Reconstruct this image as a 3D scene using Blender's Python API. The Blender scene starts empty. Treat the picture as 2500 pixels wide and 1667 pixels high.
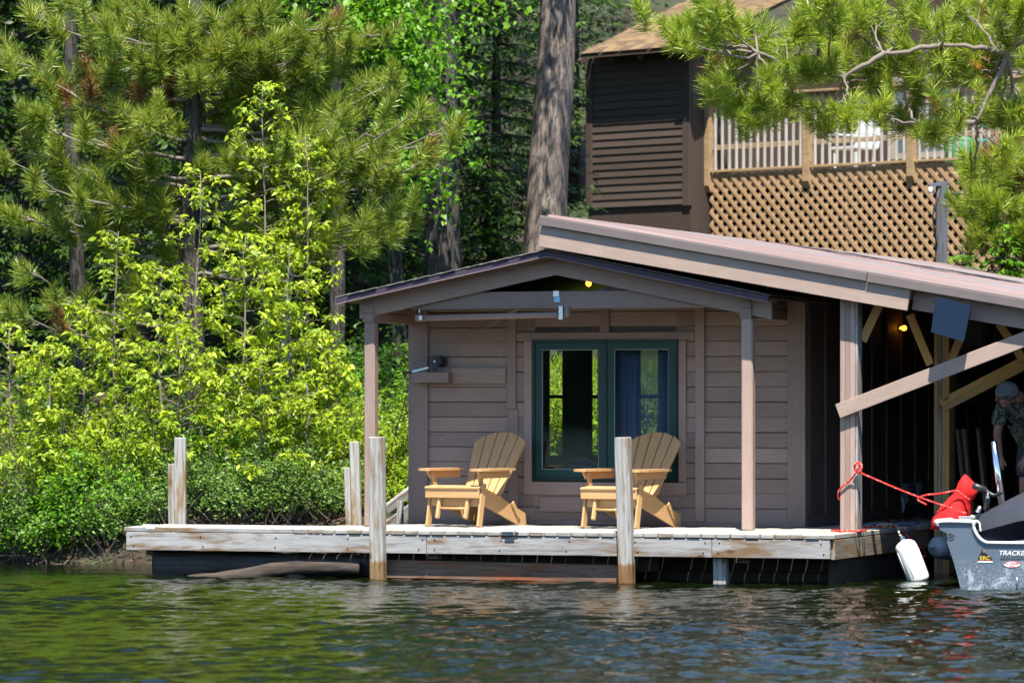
import bpy, math, random
import numpy as np
from mathutils import Vector, Matrix
R = math.radians
rng = np.random.default_rng(11)
random.seed(11)
scene = bpy.context.scene
COL = scene.collection

# ------------------------------------------------------------------ camera, sky, sun, exposure
FPX, HZ, CAMH = 10400.0, 980.0, 1.8          # focal length and horizon row in pixels of the 2500 px wide photograph
cam_d = bpy.data.cameras.new('camera'); cam = bpy.data.objects.new('camera', cam_d); COL.objects.link(cam)
cam.location = (0, 0, CAMH); cam.rotation_euler = (R(90), 0, 0)
cam_d.sensor_width = 36; cam_d.lens = 36 * FPX / 2500
cam_d.shift_y = (HZ - 833.5) / 2500
cam_d.clip_end = 2000
cam_d.dof.use_dof = True; cam_d.dof.focus_distance = 43.6; cam_d.dof.aperture_fstop = 3.2
scene.camera = cam
SUN_EL = R(63); SUN_H = Vector((0.03, -1, 0)).normalized()
TO_SUN = Vector((SUN_H.x * math.cos(SUN_EL), SUN_H.y * math.cos(SUN_EL), math.sin(SUN_EL)))
world = bpy.data.worlds.new('World'); scene.world = world; world.use_nodes = True
wn = world.node_tree
sky = wn.nodes.new('ShaderNodeTexSky'); sky.sky_type = 'NISHITA'; sky.sun_disc = False
sky.sun_elevation = SUN_EL; sky.sun_rotation = math.atan2(SUN_H.x, SUN_H.y)
sky.air_density = 1.0; sky.dust_density = 0.0; sky.ozone_density = 3.0
bg = wn.nodes['Background']; bg.inputs['Strength'].default_value = 0.115
wn.links.new(sky.outputs[0], bg.inputs[0])
sun_d = bpy.data.lights.new('sun', 'SUN'); sun_d.energy = 5.0; sun_d.angle = R(0.55); sun_d.color = (1.0, 0.95, 0.86)
sun = bpy.data.objects.new('sun', sun_d); COL.objects.link(sun)
sun.rotation_euler = TO_SUN.to_track_quat('Z', 'Y').to_euler(); sun.location = (0, 20, 30)
vs = scene.view_settings; vs.view_transform = 'Standard'; vs.look = 'None'; vs.exposure = 1.3; vs.gamma = 1.0
vs.use_curve_mapping = False
cy = scene.cycles; cy.max_bounces = 5; cy.diffuse_bounces = 2; cy.glossy_bounces = 3; cy.transmission_bounces = 4; cy.transparent_max_bounces = 8; cy.caustics_reflective = False; cy.caustics_refractive = False

# ------------------------------------------------------------------ frames and pixel rays
def frame(theta, org):
    c, s = math.cos(theta), math.sin(theta)
    return Matrix(((c, s, 0, org[0]), (-s, c, 0, org[1]), (0, 0, 1, org[2]), (0, 0, 0, 1)))
MB = frame(R(20), (3.0, 44.0, 0.0))           # boathouse: u along the front, v into the bank, origin at the front right corner
MH = frame(R(45), (2.76, 66.0, 0.0))          # house up the bank
WLD = Matrix.Identity(4)
CAMP = Vector((0, 0, CAMH))
def ray(px, py): return Vector(((px - 1250) / FPX, 1.0, -(py - HZ) / FPX))
def on(px, py, val, ax=1, M=MB):
    """where the ray through a pixel meets the plane <axis ax = val> of a frame, in that frame"""
    Mi = M.inverted(); o = Mi @ CAMP; d = Mi.to_3x3() @ ray(px, py)
    return o + d * ((val - o[ax]) / d[ax])
def at(px, py, Y): return CAMP + ray(px, py) * Y

# ------------------------------------------------------------------ objects
WM = {}
def link(o, M, parent=None):
    COL.objects.link(o); WM[o] = M.copy()
    if parent is not None:
        o.parent = parent; o.matrix_parent_inverse = WM[parent].inverted()
    o.matrix_basis = M
    return o
def tag(o, label, cat=None, group=None, kind=None):
    o['label'] = label
    if cat: o['category'] = cat
    if group: o['group'] = group
    if kind: o['kind'] = kind
    return o
def thing(name, label, cat, loc, group=None):
    o = bpy.data.objects.new(name, None); o.empty_display_size = 0.1
    link(o, Matrix.Translation(Vector(loc)))
    return tag(o, label, cat, group)
def mesh_np(name, V, F, mat, smooth=False, tint=None):
    me = bpy.data.meshes.new(name)
    V = np.asarray(V, dtype=np.float32); F = np.asarray(F, dtype=np.int32)
    n = F.shape[1]
    me.vertices.add(len(V)); me.vertices.foreach_set('co', V.ravel())
    me.loops.add(F.size); me.loops.foreach_set('vertex_index', F.ravel())
    me.polygons.add(len(F)); me.polygons.foreach_set('loop_start', np.arange(0, F.size, n, dtype=np.int32))
    if smooth: me.polygons.foreach_set('use_smooth', np.ones(len(F), dtype=bool))
    if tint is not None:
        a = me.attributes.new('tint', 'FLOAT', 'POINT'); a.data.foreach_set('value', np.asarray(tint, dtype=np.float32))
    me.update(calc_edges=True)
    if mat: me.materials.append(mat)
    return me
def mesh_py(name, V, F, mat, smooth=False):
    me = bpy.data.meshes.new(name); me.from_pydata([tuple(v) for v in V], [], F); me.update()
    if mat: me.materials.append(mat)
    if smooth: me.polygons.foreach_set('use_smooth', [True] * len(me.polygons))
    return me
def put(name, me, M=WLD, parent=None): return link(bpy.data.objects.new(name, me), M, parent)

CH = {}
def cham(L, W, T, mat, c=0.004, jig=0.0):
    """a plank: long axis local X, chamfered edges"""
    key = (round(L, 3), round(W, 3), round(T, 3), mat.name, c)
    if jig == 0 and key in CH: return CH[key]
    c = min(c, W * .25, T * .25, L * .25)
    V = []; idx = {}
    for sx in (-1, 1):
        for sy in (-1, 1):
            for sz in (-1, 1):
                x, y, z = sx * L / 2, sy * W / 2, sz * T / 2
                idx[sx, sy, sz] = len(V)
                V += [(x - sx * c, y - sy * c, z), (x - sx * c, y, z - sz * c), (x, y - sy * c, z - sz * c)]
    if jig:
        V = [(a + random.uniform(-jig, jig), b + random.uniform(-jig, jig), d + random.uniform(-jig, jig)) for a, b, d in V]
    g = lambda sx, sy, sz, k: idx[sx, sy, sz] + k
    Fs = []
    def quad(q, nrm):
        a, b, d = (Vector(V[q[0]]), Vector(V[q[1]]), Vector(V[q[2]]))
        if (b - a).cross(d - a).dot(Vector(nrm)) < 0: q = q[::-1]
        Fs.append(tuple(q))
    for s in (-1, 1):
        quad([g(-1, -1, s, 0), g(1, -1, s, 0), g(1, 1, s, 0), g(-1, 1, s, 0)], (0, 0, s))
        quad([g(-1, s, -1, 1), g(1, s, -1, 1), g(1, s, 1, 1), g(-1, s, 1, 1)], (0, s, 0))
        quad([g(s, -1, -1, 2), g(s, 1, -1, 2), g(s, 1, 1, 2), g(s, -1, 1, 2)], (s, 0, 0))
        for t in (-1, 1):
            quad([g(-1, s, t, 0), g(1, s, t, 0), g(1, s, t, 1), g(-1, s, t, 1)], (0, s, t))
            quad([g(s, -1, t, 0), g(s, 1, t, 0), g(s, 1, t, 2), g(s, -1, t, 2)], (s, 0, t))
            quad([g(s, t, -1, 1), g(s, t, 1, 1), g(s, t, 1, 2), g(s, t, -1, 2)], (s, t, 0))
            for w in (-1, 1):
                quad([g(s, t, w, 0), g(s, t, w, 1), g(s, t, w, 2)], (s, t, w))
    me = mesh_py('board', V, Fs, mat)
    if jig == 0: CH[key] = me
    return me
def basis(x, up):
    x = Vector(x).normalized(); z = Vector(up); z = (z - x * z.dot(x)).normalized(); y = z.cross(x)
    return Matrix(((x.x, y.x, z.x), (x.y, y.y, z.y), (x.z, y.z, z.z)))
def beam(name, p0, p1, w, t, mat, parent, M=MB, up=(0, 0, 1), c=0.004, jig=0.0):
    """plank from p0 to p1 (frame coordinates); t thick along up, w wide across"""
    p0, p1 = Vector(p0), Vector(p1)
    B = basis(p1 - p0, up).to_4x4(); B.translation = (p0 + p1) / 2
    return put(name, cham((p1 - p0).length, w, t, mat, c, jig), M @ B, parent)
def bx(name, us, vs_, zs, mat, parent, M=MB, c=0.004, jig=0.0):
    d = [us[1] - us[0], vs_[1] - vs_[0], zs[1] - zs[0]]
    ctr = Vector(((us[0] + us[1]) / 2, (vs_[0] + vs_[1]) / 2, (zs[0] + zs[1]) / 2))
    k = d.index(max(d)); ax = Vector((0, 0, 0)); ax[k] = d[k] / 2
    if k == 0: return beam(name, ctr - ax, ctr + ax, d[1], d[2], mat, parent, M, (0, 0, 1), c, jig)
    if k == 1: return beam(name, ctr - ax, ctr + ax, d[0], d[2], mat, parent, M, (0, 0, 1), c, jig)
    return beam(name, ctr - ax, ctr + ax, d[0], d[1], mat, parent, M, (0, 1, 0), c, jig)
def boxes(name, lst, mat, M, parent):
    V, Fs = [], []
    for (a, b, c_, d, e, f) in lst:
        n = len(V)
        V += [(x, y, z) for x in (a, b) for y in (c_, d) for z in (e, f)]
        Fs += [tuple(n + i for i in q) for q in ((0, 1, 3, 2), (4, 6, 7, 5), (0, 4, 5, 1), (2, 3, 7, 6), (0, 2, 6, 4), (1, 5, 7, 3))]
    return put(name, mesh_py(name, V, Fs, mat), M, parent)
def prism(poly, axis_pts, cap=True):
    """poly: ring of 3D points, second ring = poly + offset"""
    n = len(poly); V = list(poly) + [tuple(Vector(p) + Vector(axis_pts)) for p in poly]
    Fs = [tuple(range(n))[::-1], tuple(range(n, 2 * n))] + [(i, (i + 1) % n, n + (i + 1) % n, n + i) for i in range(n)]
    return V, Fs

class Tub:
    """collects tapered tubes into one mesh"""
    def __init__(s): s.V = []; s.F = []; s.n = 0
    def add(s, pts, rad, k=6, cap=True):
        P = np.asarray([tuple(p) for p in pts], dtype=float); m = len(P)
        rad = np.broadcast_to(np.asarray(rad, dtype=float), (m,))
        T = np.gradient(P, axis=0); T /= np.linalg.norm(T, axis=1)[:, None] + 1e-9
        ref = np.array([0, 0, 1.0]) if abs(T[:, 2]).mean() < .8 else np.array([1.0, 0, 0])
        A = np.cross(T, ref); A /= np.linalg.norm(A, axis=1)[:, None] + 1e-9; B = np.cross(T, A)
        an = np.arange(k) * 2 * np.pi / k
        ring = P[:, None, :] + rad[:, None, None] * (np.cos(an)[None, :, None] * A[:, None, :] + np.sin(an)[None, :, None] * B[:, None, :])
        s.V.append(ring.reshape(-1, 3))
        i = np.arange(m - 1)[:, None]; j = np.arange(k)[None, :]; j2 = (j + 1) % k
        q = np.stack([i * k + j, i * k + j2, (i + 1) * k + j2, (i + 1) * k + j], -1).reshape(-1, 4) + s.n
        s.F.append(q); s.n += m * k
        if cap and rad[-1] > 0.003:
            s.V.append(P[-1:] + T[-1:] * rad[-1] * .3); s.V.append(P[:1] - T[:1] * rad[0] * .3)
            e = s.n; b = s.n - k; a0 = s.n - m * k
            s.F.append(np.array([[b + x, b + (x + 1) % k, e, e] for x in range(0)], dtype=int).reshape(-1, 4))
            s.F.append(np.array([[b + x, b + (x + 1) % k, b + (x + 2) % k, e] for x in range(0, k, 2)], dtype=int).reshape(-1, 4))
            s.F.append(np.array([[a0 + (x + 2) % k, a0 + (x + 1) % k, a0 + x, e + 1] for x in range(0, k, 2)], dtype=int).reshape(-1, 4))
            s.n += 2
    def mesh(s, name, mat, smooth=True): return mesh_np(name, np.concatenate(s.V), np.concatenate(s.F), mat, smooth)
def tube(name, pts, rad, mat, parent=None, M=WLD, k=8):
    t = Tub(); t.add(pts, rad, k); return put(name, t.mesh(name, mat), M, parent)
def spline(pts, n=8):
    P = [Vector(p) for p in pts]; P = [P[0] * 2 - P[1]] + P + [P[-1] * 2 - P[-2]]; out = []
    for i in range(1, len(P) - 2):
        a, b, c, d = P[i - 1:i + 3]
        for j in range(n):
            t = j / n
            out.append(.5 * ((2 * b) + (c - a) * t + (2 * a - 5 * b + 4 * c - d) * t * t + (3 * b - a - 3 * c + d) * t ** 3))
    return out + [P[-2]]

# ------------------------------------------------------------------ materials
MATS = {}
def nodes(name):
    m = bpy.data.materials.new(name); m.use_nodes = True; MATS[name] = m
    nt = m.node_tree; return m, nt, nt.nodes['Principled BSDF'], nt.links
def N(nt, typ, **kw):
    n = nt.nodes.new(typ)
    for k, v in kw.items():
        if k in n.inputs: n.inputs[k].default_value = v
        else: setattr(n, k, v)
    return n
def ramp(nt, fac, stops):
    r = nt.nodes.new('ShaderNodeValToRGB'); el = r.color_ramp.elements
    while len(el) < len(stops): el.new(0.5)
    for e, (p, c) in zip(el, stops): e.position = p; e.color = (*c, 1)
    nt.links.new(fac, r.inputs[0]); return r.outputs[0]
def mixc(nt, fac, a, b, mode='MIX'):
    m = nt.nodes.new('ShaderNodeMix'); m.data_type = 'RGBA'; m.blend_type = mode
    for i, x in ((0, fac), (6, a), (7, b)):
        if hasattr(x, 'links'): nt.links.new(x, m.inputs[i])
        elif isinstance(x, (int, float)): m.inputs[i].default_value = x
        else: m.inputs[i].default_value = (*x, 1)
    return m.outputs[2]
def coords(nt, scale, jitter=True, kind='Object'):
    tc = nt.nodes.new('ShaderNodeTexCoord'); out = tc.outputs[kind]
    if jitter:
        oi = nt.nodes.new('ShaderNodeObjectInfo'); mm = N(nt, 'ShaderNodeMath', operation='MULTIPLY'); mm.inputs[1].default_value = 91.7
        nt.links.new(oi.outputs['Random'], mm.inputs[0])
        va = N(nt, 'ShaderNodeVectorMath', operation='ADD'); nt.links.new(out, va.inputs[0]); nt.links.new(mm.outputs[0], va.inputs[1]); out = va.outputs[0]
    mp = nt.nodes.new('ShaderNodeMapping'); mp.inputs['Scale'].default_value = scale; nt.links.new(out, mp.inputs[0])
    return mp.outputs[0]
def noise(nt, vec, sc, det=4, rough=.55, dist=0.0):
    n = N(nt, 'ShaderNodeTexNoise', Scale=sc, Detail=det, Roughness=rough, Distortion=dist); nt.links.new(vec, n.inputs['Vector']); return n.outputs['Fac']
def bump(nt, bs, h, st, dist=0.01):
    b = N(nt, 'ShaderNodeBump', Strength=st, Distance=dist); nt.links.new(h, b.inputs['Height']); nt.links.new(b.outputs[0], bs.inputs['Normal'])
def plain(name, c, rough=.6, metal=0.0, var=.18, sc=6.0, bst=.15, spec=.5):
    m, nt, bs, L = nodes(name); bs.inputs['Specular IOR Level'].default_value = spec
    v = coords(nt, (1, 1, 1)); f = noise(nt, v, sc, 5)
    L.new(mixc(nt, f, tuple(x * (1 - var) for x in c), tuple(min(1, x * (1 + var)) for x in c)), bs.inputs['Base Color'])
    bs.inputs['Roughness'].default_value = rough; bs.inputs['Metallic'].default_value = metal
    bump(nt, bs, noise(nt, v, sc * 12, 3), bst, .004)
    return m
def paint(name, c, worn=(.5, .47, .43), amount=.555, rough=.62):
    """old wood paint: grain relief, uneven sheen, a few chips"""
    m, nt, bs, L = nodes(name)
    v = coords(nt, (1.2, 11, 11)); g = noise(nt, v, 3.5, 6, .6, .4)
    v2 = coords(nt, (1, 1, 1)); b = noise(nt, v2, 2.3, 5)
    oi = nt.nodes.new('ShaderNodeObjectInfo')
    base = mixc(nt, b, tuple(x * .70 for x in c), tuple(x * 1.24 for x in c))
    base = mixc(nt, g, base, tuple(x * .66 for x in c))
    mr = N(nt, 'ShaderNodeMapRange'); mr.inputs['To Min'].default_value = .80; mr.inputs['To Max'].default_value = 1.16
    L.new(oi.outputs['Random'], mr.inputs[0])
    vm = N(nt, 'ShaderNodeVectorMath', operation='SCALE'); L.new(base, vm.inputs[0]); L.new(mr.outputs[0], vm.inputs['Scale'])
    chip = ramp(nt, noise(nt, coords(nt, (1, 3, 3)), 26, 5, .7), [(amount + .1, (0, 0, 0)), (amount + .13, (1, 1, 1))])
    L.new(mixc(nt, chip, vm.outputs[0], worn), bs.inputs['Base Color'])
    bs.inputs['Roughness'].default_value = rough; bs.inputs['Specular IOR Level'].default_value = .35
    bump(nt, bs, noise(nt, coords(nt, (2.2, 26, 26)), 3.5, 6, .65, .4), .35, .006)
    return m
def wood(name, light, mid, dark, stain=(.25, .15, .07), stain_amt=.45, rough=.8, grain=1.0, wet=None):
    """bare timber: long grain, rings around knots, stains; local X is the grain"""
    m, nt, bs, L = nodes(name)
    v = coords(nt, (1.0, 9, 9))
    ds = noise(nt, coords(nt, (.9, 3.0, 3.0)), 1.6, 2, .5)
    w = N(nt, 'ShaderNodeTexWave', wave_type='BANDS', bands_direction='Y', Scale=1.6 * grain, Distortion=9.0, Detail=3.0)
    w.inputs['Detail Scale'].default_value = .35; L.new(v, w.inputs['Vector'])
    g = noise(nt, coords(nt, (1.6, 40, 40)), 2.5, 6, .7)
    ringc = ramp(nt, w.outputs['Fac'], [(0, dark), (.28, mid), (1, light)])
    g2 = noise(nt, coords(nt, (1.1, 15, 15)), 2.2, 5, .65, .6)
    col = mixc(nt, .74, ringc, ramp(nt, g2, [(.30, dark), (.44, mid), (.60, light)]))
    st = ramp(nt, noise(nt, coords(nt, (1.1, 6, 6)), 1.5, 4, .6), [(stain_amt, (0, 0, 0)), (stain_amt + .14, (1, 1, 1))])
    col = mixc(nt, st, col, stain)
    vo = N(nt, 'ShaderNodeTexVoronoi', Scale=2.1); L.new(coords(nt, (.8, 2.2, 2.2)), vo.inputs['Vector'])
    kn = ramp(nt, vo.outputs['Distance'], [(.05, (1, 1, 1)), (.11, (0, 0, 0))])
    col = mixc(nt, kn, col, tuple(x * .55 for x in stain))
    if wet:
        tc = nt.nodes.new('ShaderNodeNewGeometry'); sp = nt.nodes.new('ShaderNodeSeparateXYZ'); L.new(tc.outputs['Position'], sp.inputs[0])
        nz = noise(nt, coords(nt, (1, 6, 6)), 5, 3); ad = N(nt, 'ShaderNodeMath', operation='MULTIPLY_ADD'); L.new(nz, ad.inputs[0]); ad.inputs[1].default_value = -.10; L.new(sp.outputs[2], ad.inputs[2])
        mk = ramp(nt, ad.outputs[0], [(.12, (1, 1, 1)), (.15, (0, 0, 0))]); col = mixc(nt, mk, col, mixc(nt, 1.0, col, tuple(min(1, x * 4) for x in wet), 'MULTIPLY'), 'MIX')
    L.new(col, bs.inputs['Base Color']); bs.inputs['Roughness'].default_value = rough; bs.inputs['Specular IOR Level'].default_value = .25
    hb = mixc(nt, .5, g, g2); bump(nt, bs, hb, .4, .004)
    return m
def leafm(name, a, b, trans=.4, rough=.45, spec=.35):
    m, nt, bs, L = nodes(name)
    at_ = N(nt, 'ShaderNodeAttribute', attribute_name='tint')
    col = mixc(nt, at_.outputs['Fac'], a, b)
    L.new(col, bs.inputs['Base Color']); bs.inputs['Roughness'].default_value = rough; bs.inputs['Specular IOR Level'].default_value = spec
    tr = nt.nodes.new('ShaderNodeBsdfTranslucent'); L.new(mixc(nt, .5, col, (min(1, b[0] * 1.3), min(1, b[1] * 1.3), b[2] * .6)), tr.inputs[0])
    mx = N(nt, 'ShaderNodeMixShader', Fac=trans); L.new(bs.outputs[0], mx.inputs[1]); L.new(tr.outputs[0], mx.inputs[2])
    L.new(mx.outputs[0], nt.nodes['Material Output'].inputs['Surface'])
    return m
def barkm(name, a, b, c, sc=1.0):
    m, nt, bs, L = nodes(name)
    v = coords(nt, (15 * sc, 15 * sc, 4.2 * sc), kind='Object')
    f = noise(nt, v, 2.2, 6, .7, .5)
    n2 = noise(nt, coords(nt, (19 * sc, 19 * sc, 3.4 * sc)), 1.5, 7, .62, 1.1)
    crack = ramp(nt, n2, [(.40, (0, 0, 0)), (.50, (1, 1, 1))])
    col = ramp(nt, f, [(.3, a), (.5, b), (.7, c)])
    L.new(mixc(nt, crack, tuple(x * .6 for x in a), mixc(nt, noise(nt, coords(nt, (1, 1, .4)), 2.5, 4), col, tuple(x * .6 for x in b))), bs.inputs['Base Color'])
    bs.inputs['Roughness'].default_value = .95; bs.inputs['Specular IOR Level'].default_value = .1
    bump(nt, bs, mixc(nt, .5, crack, f), .9, .03)
    return m
def emit(name, c, st):
    m, nt, bs, L = nodes(name); bs.inputs['Base Color'].default_value = (*c, 1)
    bs.inputs['Emission Color'].default_value = (*c, 1); bs.inputs['Emission Strength'].default_value = st; return m

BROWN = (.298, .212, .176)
P_BROWN = paint('brown_paint', BROWN)
P_TRIM = paint('brown_trim_paint', (.308, .220, .184), amount=.565)
P_POST = paint('rough_post_paint', (.37, .262, .215), amount=.55)
P_FASC = paint('fascia_paint', (.37, .272, .218), amount=.58)
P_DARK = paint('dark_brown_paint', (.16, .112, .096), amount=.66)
P_PURP = paint('dark_purple_trim_paint', (.065, .047, .075), amount=.68)
P_HOUSE = paint('house_brown_paint', (.085, .060, .048), amount=.7)
W_GREY = wood('weathered_grey_wood', (.325, .322, .315), (.245, .235, .225), (.09, .068, .048), (.16, .098, .05), .51, grain=.42)
W_DECK = wood('sun_bleached_deck_wood', (.46, .43, .37), (.36, .335, .29), (.20, .17, .13), (.29, .22, .14), .58)
W_END = wood('plank_end_wood', (.34, .33, .30), (.23, .22, .20), (.10, .09, .075), (.17, .13, .09), .50, grain=3)
W_PILE = wood('dock_post_wood', (.36, .355, .34), (.27, .25, .22), (.11, .085, .06), (.20, .125, .058), .50, grain=.4, wet=(.165, .105, .052))
W_WET = wood('wet_red_timber', (.20, .13, .09), (.13, .075, .05), (.05, .035, .025), (.20, .07, .03), .50, rough=.6)
W_TAR = wood('tarred_black_timber', (.045, .043, .042), (.022, .021, .022), (.009, .009, .009), (.09, .065, .04), .66, rough=.55)
W_TREAT = wood('treated_pine', (.62, .38, .15), (.50, .30, .115), (.30, .165, .06), (.38, .28, .14), .54)
W_LATT = wood('lattice_cedar', (.44, .285, .16), (.36, .225, .12), (.24, .145, .075), (.32, .19, .10), .6)
W_RAIL = wood('railing_pine', (.42, .29, .16), (.33, .22, .12), (.2, .13, .07), (.28, .18, .09), .55)
W_BAL = wood('baluster_grey', (.50, .47, .43), (.38, .36, .33), (.25, .23, .2), (.3, .25, .2), .6)
W_PALE = wood('pale_lumber', (.74, .67, .55), (.62, .55, .44), (.46, .38, .28), (.5, .38, .25), .6)
W_CHAIR = wood('cedar_coloured_poly', (.50, .300, .138), (.46, .272, .122), (.40, .230, .10), (.43, .25, .108), .6, rough=.5)
M_METAL = plain('brushed_metal', (.55, .56, .57), .35, .9)
M_BLACK = plain('black_plastic', (.016, .017, .02), .4)
M_WHITE = plain('white_plastic', (.80, .82, .82), .35, var=.05)
M_GREEN = plain('green_window_paint', (.003, .034, .029), .4, var=.1, spec=.3)
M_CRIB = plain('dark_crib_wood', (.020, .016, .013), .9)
# ------------------------------------------------------------------ ground and lake
def frame_uv(X, Y, M=MB):
    c, s = M[0][0], M[0][1]; dx, dy = X - M[0][3], Y - M[1][3]
    return dx * c - dy * s, dx * s + dy * c
def sstep(x): x = np.clip(x, 0, 1); return x * x * (3 - 2 * x)
def terr(X, Y):
    X = np.asarray(X, dtype=float); Y = np.asarray(Y, dtype=float)
    s = Y - 47.25 - .25 * np.sin(X * .8) - .12 * np.sin(2.3 * X + 1)
    z = np.where(s < 0, np.maximum(s * .55, -1.4), .42 * sstep(s / .45) + .19 * np.maximum(s - .3, 0) + .16 * np.maximum(s - 22, 0))
    z = z + np.where(s > 0, .10 * np.sin(X * 1.3 + Y * .7) * np.sin(Y * .9 - X * .4) * np.clip(s, 0, 1), 0)
    u, v = frame_uv(X, Y)
    ins = sstep((u + .9) / .7) * sstep((7.5 - u) / 1.0) * sstep((v + 2) / .5) * sstep((11.5 - v) / 1.5)
    z = z * (1 - ins) + np.minimum(z, -.6) * ins
    ins = sstep((u + 5.2) / .6) * sstep((.6 - u) / .6) * sstep((4.2 - v) / .9)
    return z * (1 - ins) + np.minimum(z, .15) * ins
def grid(xs, ys, zf):
    X, Y = np.meshgrid(xs, ys); Z = zf(X, Y)
    V = np.stack([X, Y, Z], -1).reshape(-1, 3); nx = len(xs); ny = len(ys)
    i = np.arange(ny - 1)[:, None]; j = np.arange(nx - 1)[None, :]
    F = np.stack([i * nx + j, i * nx + j + 1, (i + 1) * nx + j + 1, (i + 1) * nx + j], -1).reshape(-1, 4)
    return V, F
m, nt, bs, L = nodes('leaf_litter_ground')
v = coords(nt, (1, 1, 1), False); f = noise(nt, v, 9, 8, .7); f2 = noise(nt, v, .7, 4)
c = ramp(nt, f, [(.3, (.010, .008, .005)), (.5, (.03, .02, .012)), (.7, (.07, .045, .026))])
L.new(mixc(nt, ramp(nt, f2, [(.45, (0, 0, 0)), (.6, (1, 1, 1))]), c, (.035, .05, .012)), bs.inputs['Base Color'])
bs.inputs['Roughness'].default_value = 1; bump(nt, bs, f, .8, .06)
xs = np.concatenate([np.linspace(-400, -30, 14), np.arange(-24, -9, 2), np.arange(-9, 12, .22), np.arange(12, 30, 2), np.linspace(34, 400, 14)])
ys = np.concatenate([np.arange(30, 46.4, 1.5), np.arange(46.5, 62, .22), np.arange(62, 90, 1.0), np.linspace(92, 600, 20)])
V, F = grid(xs, ys, terr)
o = put('ground', mesh_np('ground', V, F, m, True)); tag(o, 'wooded bank rising behind the boathouse', kind='structure')

m, nt, bs, L = nodes('lake_water')
v = coords(nt, (1.0, .55, 1), False)
bs.inputs['Base Color'].default_value = (.003, .006, .001, 1); bs.inputs['Roughness'].default_value = .035
bs.inputs['IOR'].default_value = 1.333; bs.inputs['Specular IOR Level'].default_value = .5
h = mixc(nt, .42, noise(nt, v, 7, 3, .5, .4), noise(nt, coords(nt, (1, .55, 1), False), 22, 3, .55, .3))
bump(nt, bs, h, .34, .035)
waves = []
for i in range(84):
    lam = math.exp(rng.uniform(math.log(.13), math.log(.85))); k = 2 * math.pi / lam
    a = rng.normal(R(96), R(38)); s = .031 * rng.uniform(.5, 1.5) * (1.25 if lam > .9 else .95)
    waves.append((k * math.cos(a), k * math.sin(a), rng.uniform(0, 6.28), s / k))
def wave_z(X, Y):
    Z = np.zeros_like(X)
    for kx, ky, ph, am in waves: Z += am * np.sin(kx * X + ky * Y + ph)
    env = np.clip((9 - np.abs(X)) / 2, 0, 1) * np.clip((Y - 22) / 2, 0, 1)
    calm = 1 - .72 * np.clip((Y - 43.0) / 2.0, 0, 1)
    patch = .72 + .38 * np.sin(X * .55 + 1.3 + .3 * np.sin(Y * .5)) * np.sin(Y * .42 + .8)
    return Z * env * calm * np.clip(patch, .3, 1.2)
xs = np.concatenate([np.linspace(-600, -12, 16), np.arange(-10, -6.3, .3), np.arange(-6.3, 6.3, .032), np.arange(6.3, 10, .3), np.linspace(12, 600, 16)])
ys = np.concatenate([np.linspace(-600, 10, 20), np.arange(14, 24, .5), np.arange(24.5, 48.4, .055), [50, 56]])
V, F = grid(xs, ys, wave_z)
o = put('lake', mesh_np('lake', V, F, m, True)); tag(o, 'rippled dark green lake water', kind='structure')

m, nt, bs, L = nodes('unseen_shore_woods'); v = coords(nt, (1, 1, 1), False)  # shore behind the camera, out of view, added to darken window reflections
L.new(ramp(nt, noise(nt, v, .35, 6, .7), [(.35, (.012, .03, .008)), (.65, (.05, .085, .02))]), bs.inputs['Base Color']); bs.inputs['Roughness'].default_value = 1
xs = np.linspace(-500, 500, 160); hgt = 16 + 5 * np.sin(xs * .013) + rng.uniform(-2.5, 2.5, 160); V = []; Fs = []
for i, x in enumerate(xs): V += [(x, -230, -1), (x, -236, hgt[i] * .7), (x, -246, hgt[i]), (x, -300, hgt[i] + 4)]
for i in range(159):
    for j in range(3): Fs.append((4 * i + j, 4 * i + j + 1, 4 * i + j + 5, 4 * i + j + 4))
o = put('unseen_far_shore', mesh_py('unseen_far_shore', V, Fs, m)); tag(o, 'unseen wooded far shore added to darken the window reflections', kind='structure')

# ------------------------------------------------------------------ dock
DZ = .50; VF = -2.2
uL = on(300, 1300, VF).x; uS = on(722, 1300, VF).x; uR = .97; uC = on(1004, 1280, 0).x       # uC: left corner of the cabin
dock = thing('dock', 'long grey weathered plank dock running in front of the boathouse', 'dock', MB @ Vector((-3, VF, 0)))
u = uS; k = 0
while u < uR - .05:
    w = random.choice((.135, .14, .14, .145)); w = min(w, uR - u)
    vb = .02 if u > uC - .1 else -.95
    o = bx('deck_board', (u, u + w), (VF - .055 + random.uniform(-.012, .008), vb), (DZ - .042, DZ + random.uniform(-.003, .004)), W_DECK, dock, c=.005)
    o2 = bx('board_end', (u + .004, u + w - .004), (VF - .071 + random.uniform(-.006, .004), VF - .046), (DZ - .043, DZ - .004), W_END, o, c=.004)
    u += w + random.uniform(.008, .016)
for i in range(7):
    v0 = VF - .06 + i * .148
    a = uL + random.uniform(0, .05)
    bx('deck_board', (a, uS - .008), (v0, v0 + .14), (DZ - .045, DZ + random.uniform(-.003, .004)), W_DECK if i else W_GREY, dock, c=.006)
for i in range(44):
    v0 = .03 + i * .148
    bx('deck_board', (.05, uR + random.uniform(-.01, .015)), (v0, v0 + .139), (DZ - .045, DZ - .004 + random.uniform(-.003, .003)), W_DECK, dock, c=.005)
zt = DZ - .05; zb = zt - .185
j1, j2 = on(1046, 1330, VF).x, on(1742, 1330, VF).x
ua = on(314, 1320, VF).x
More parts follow.
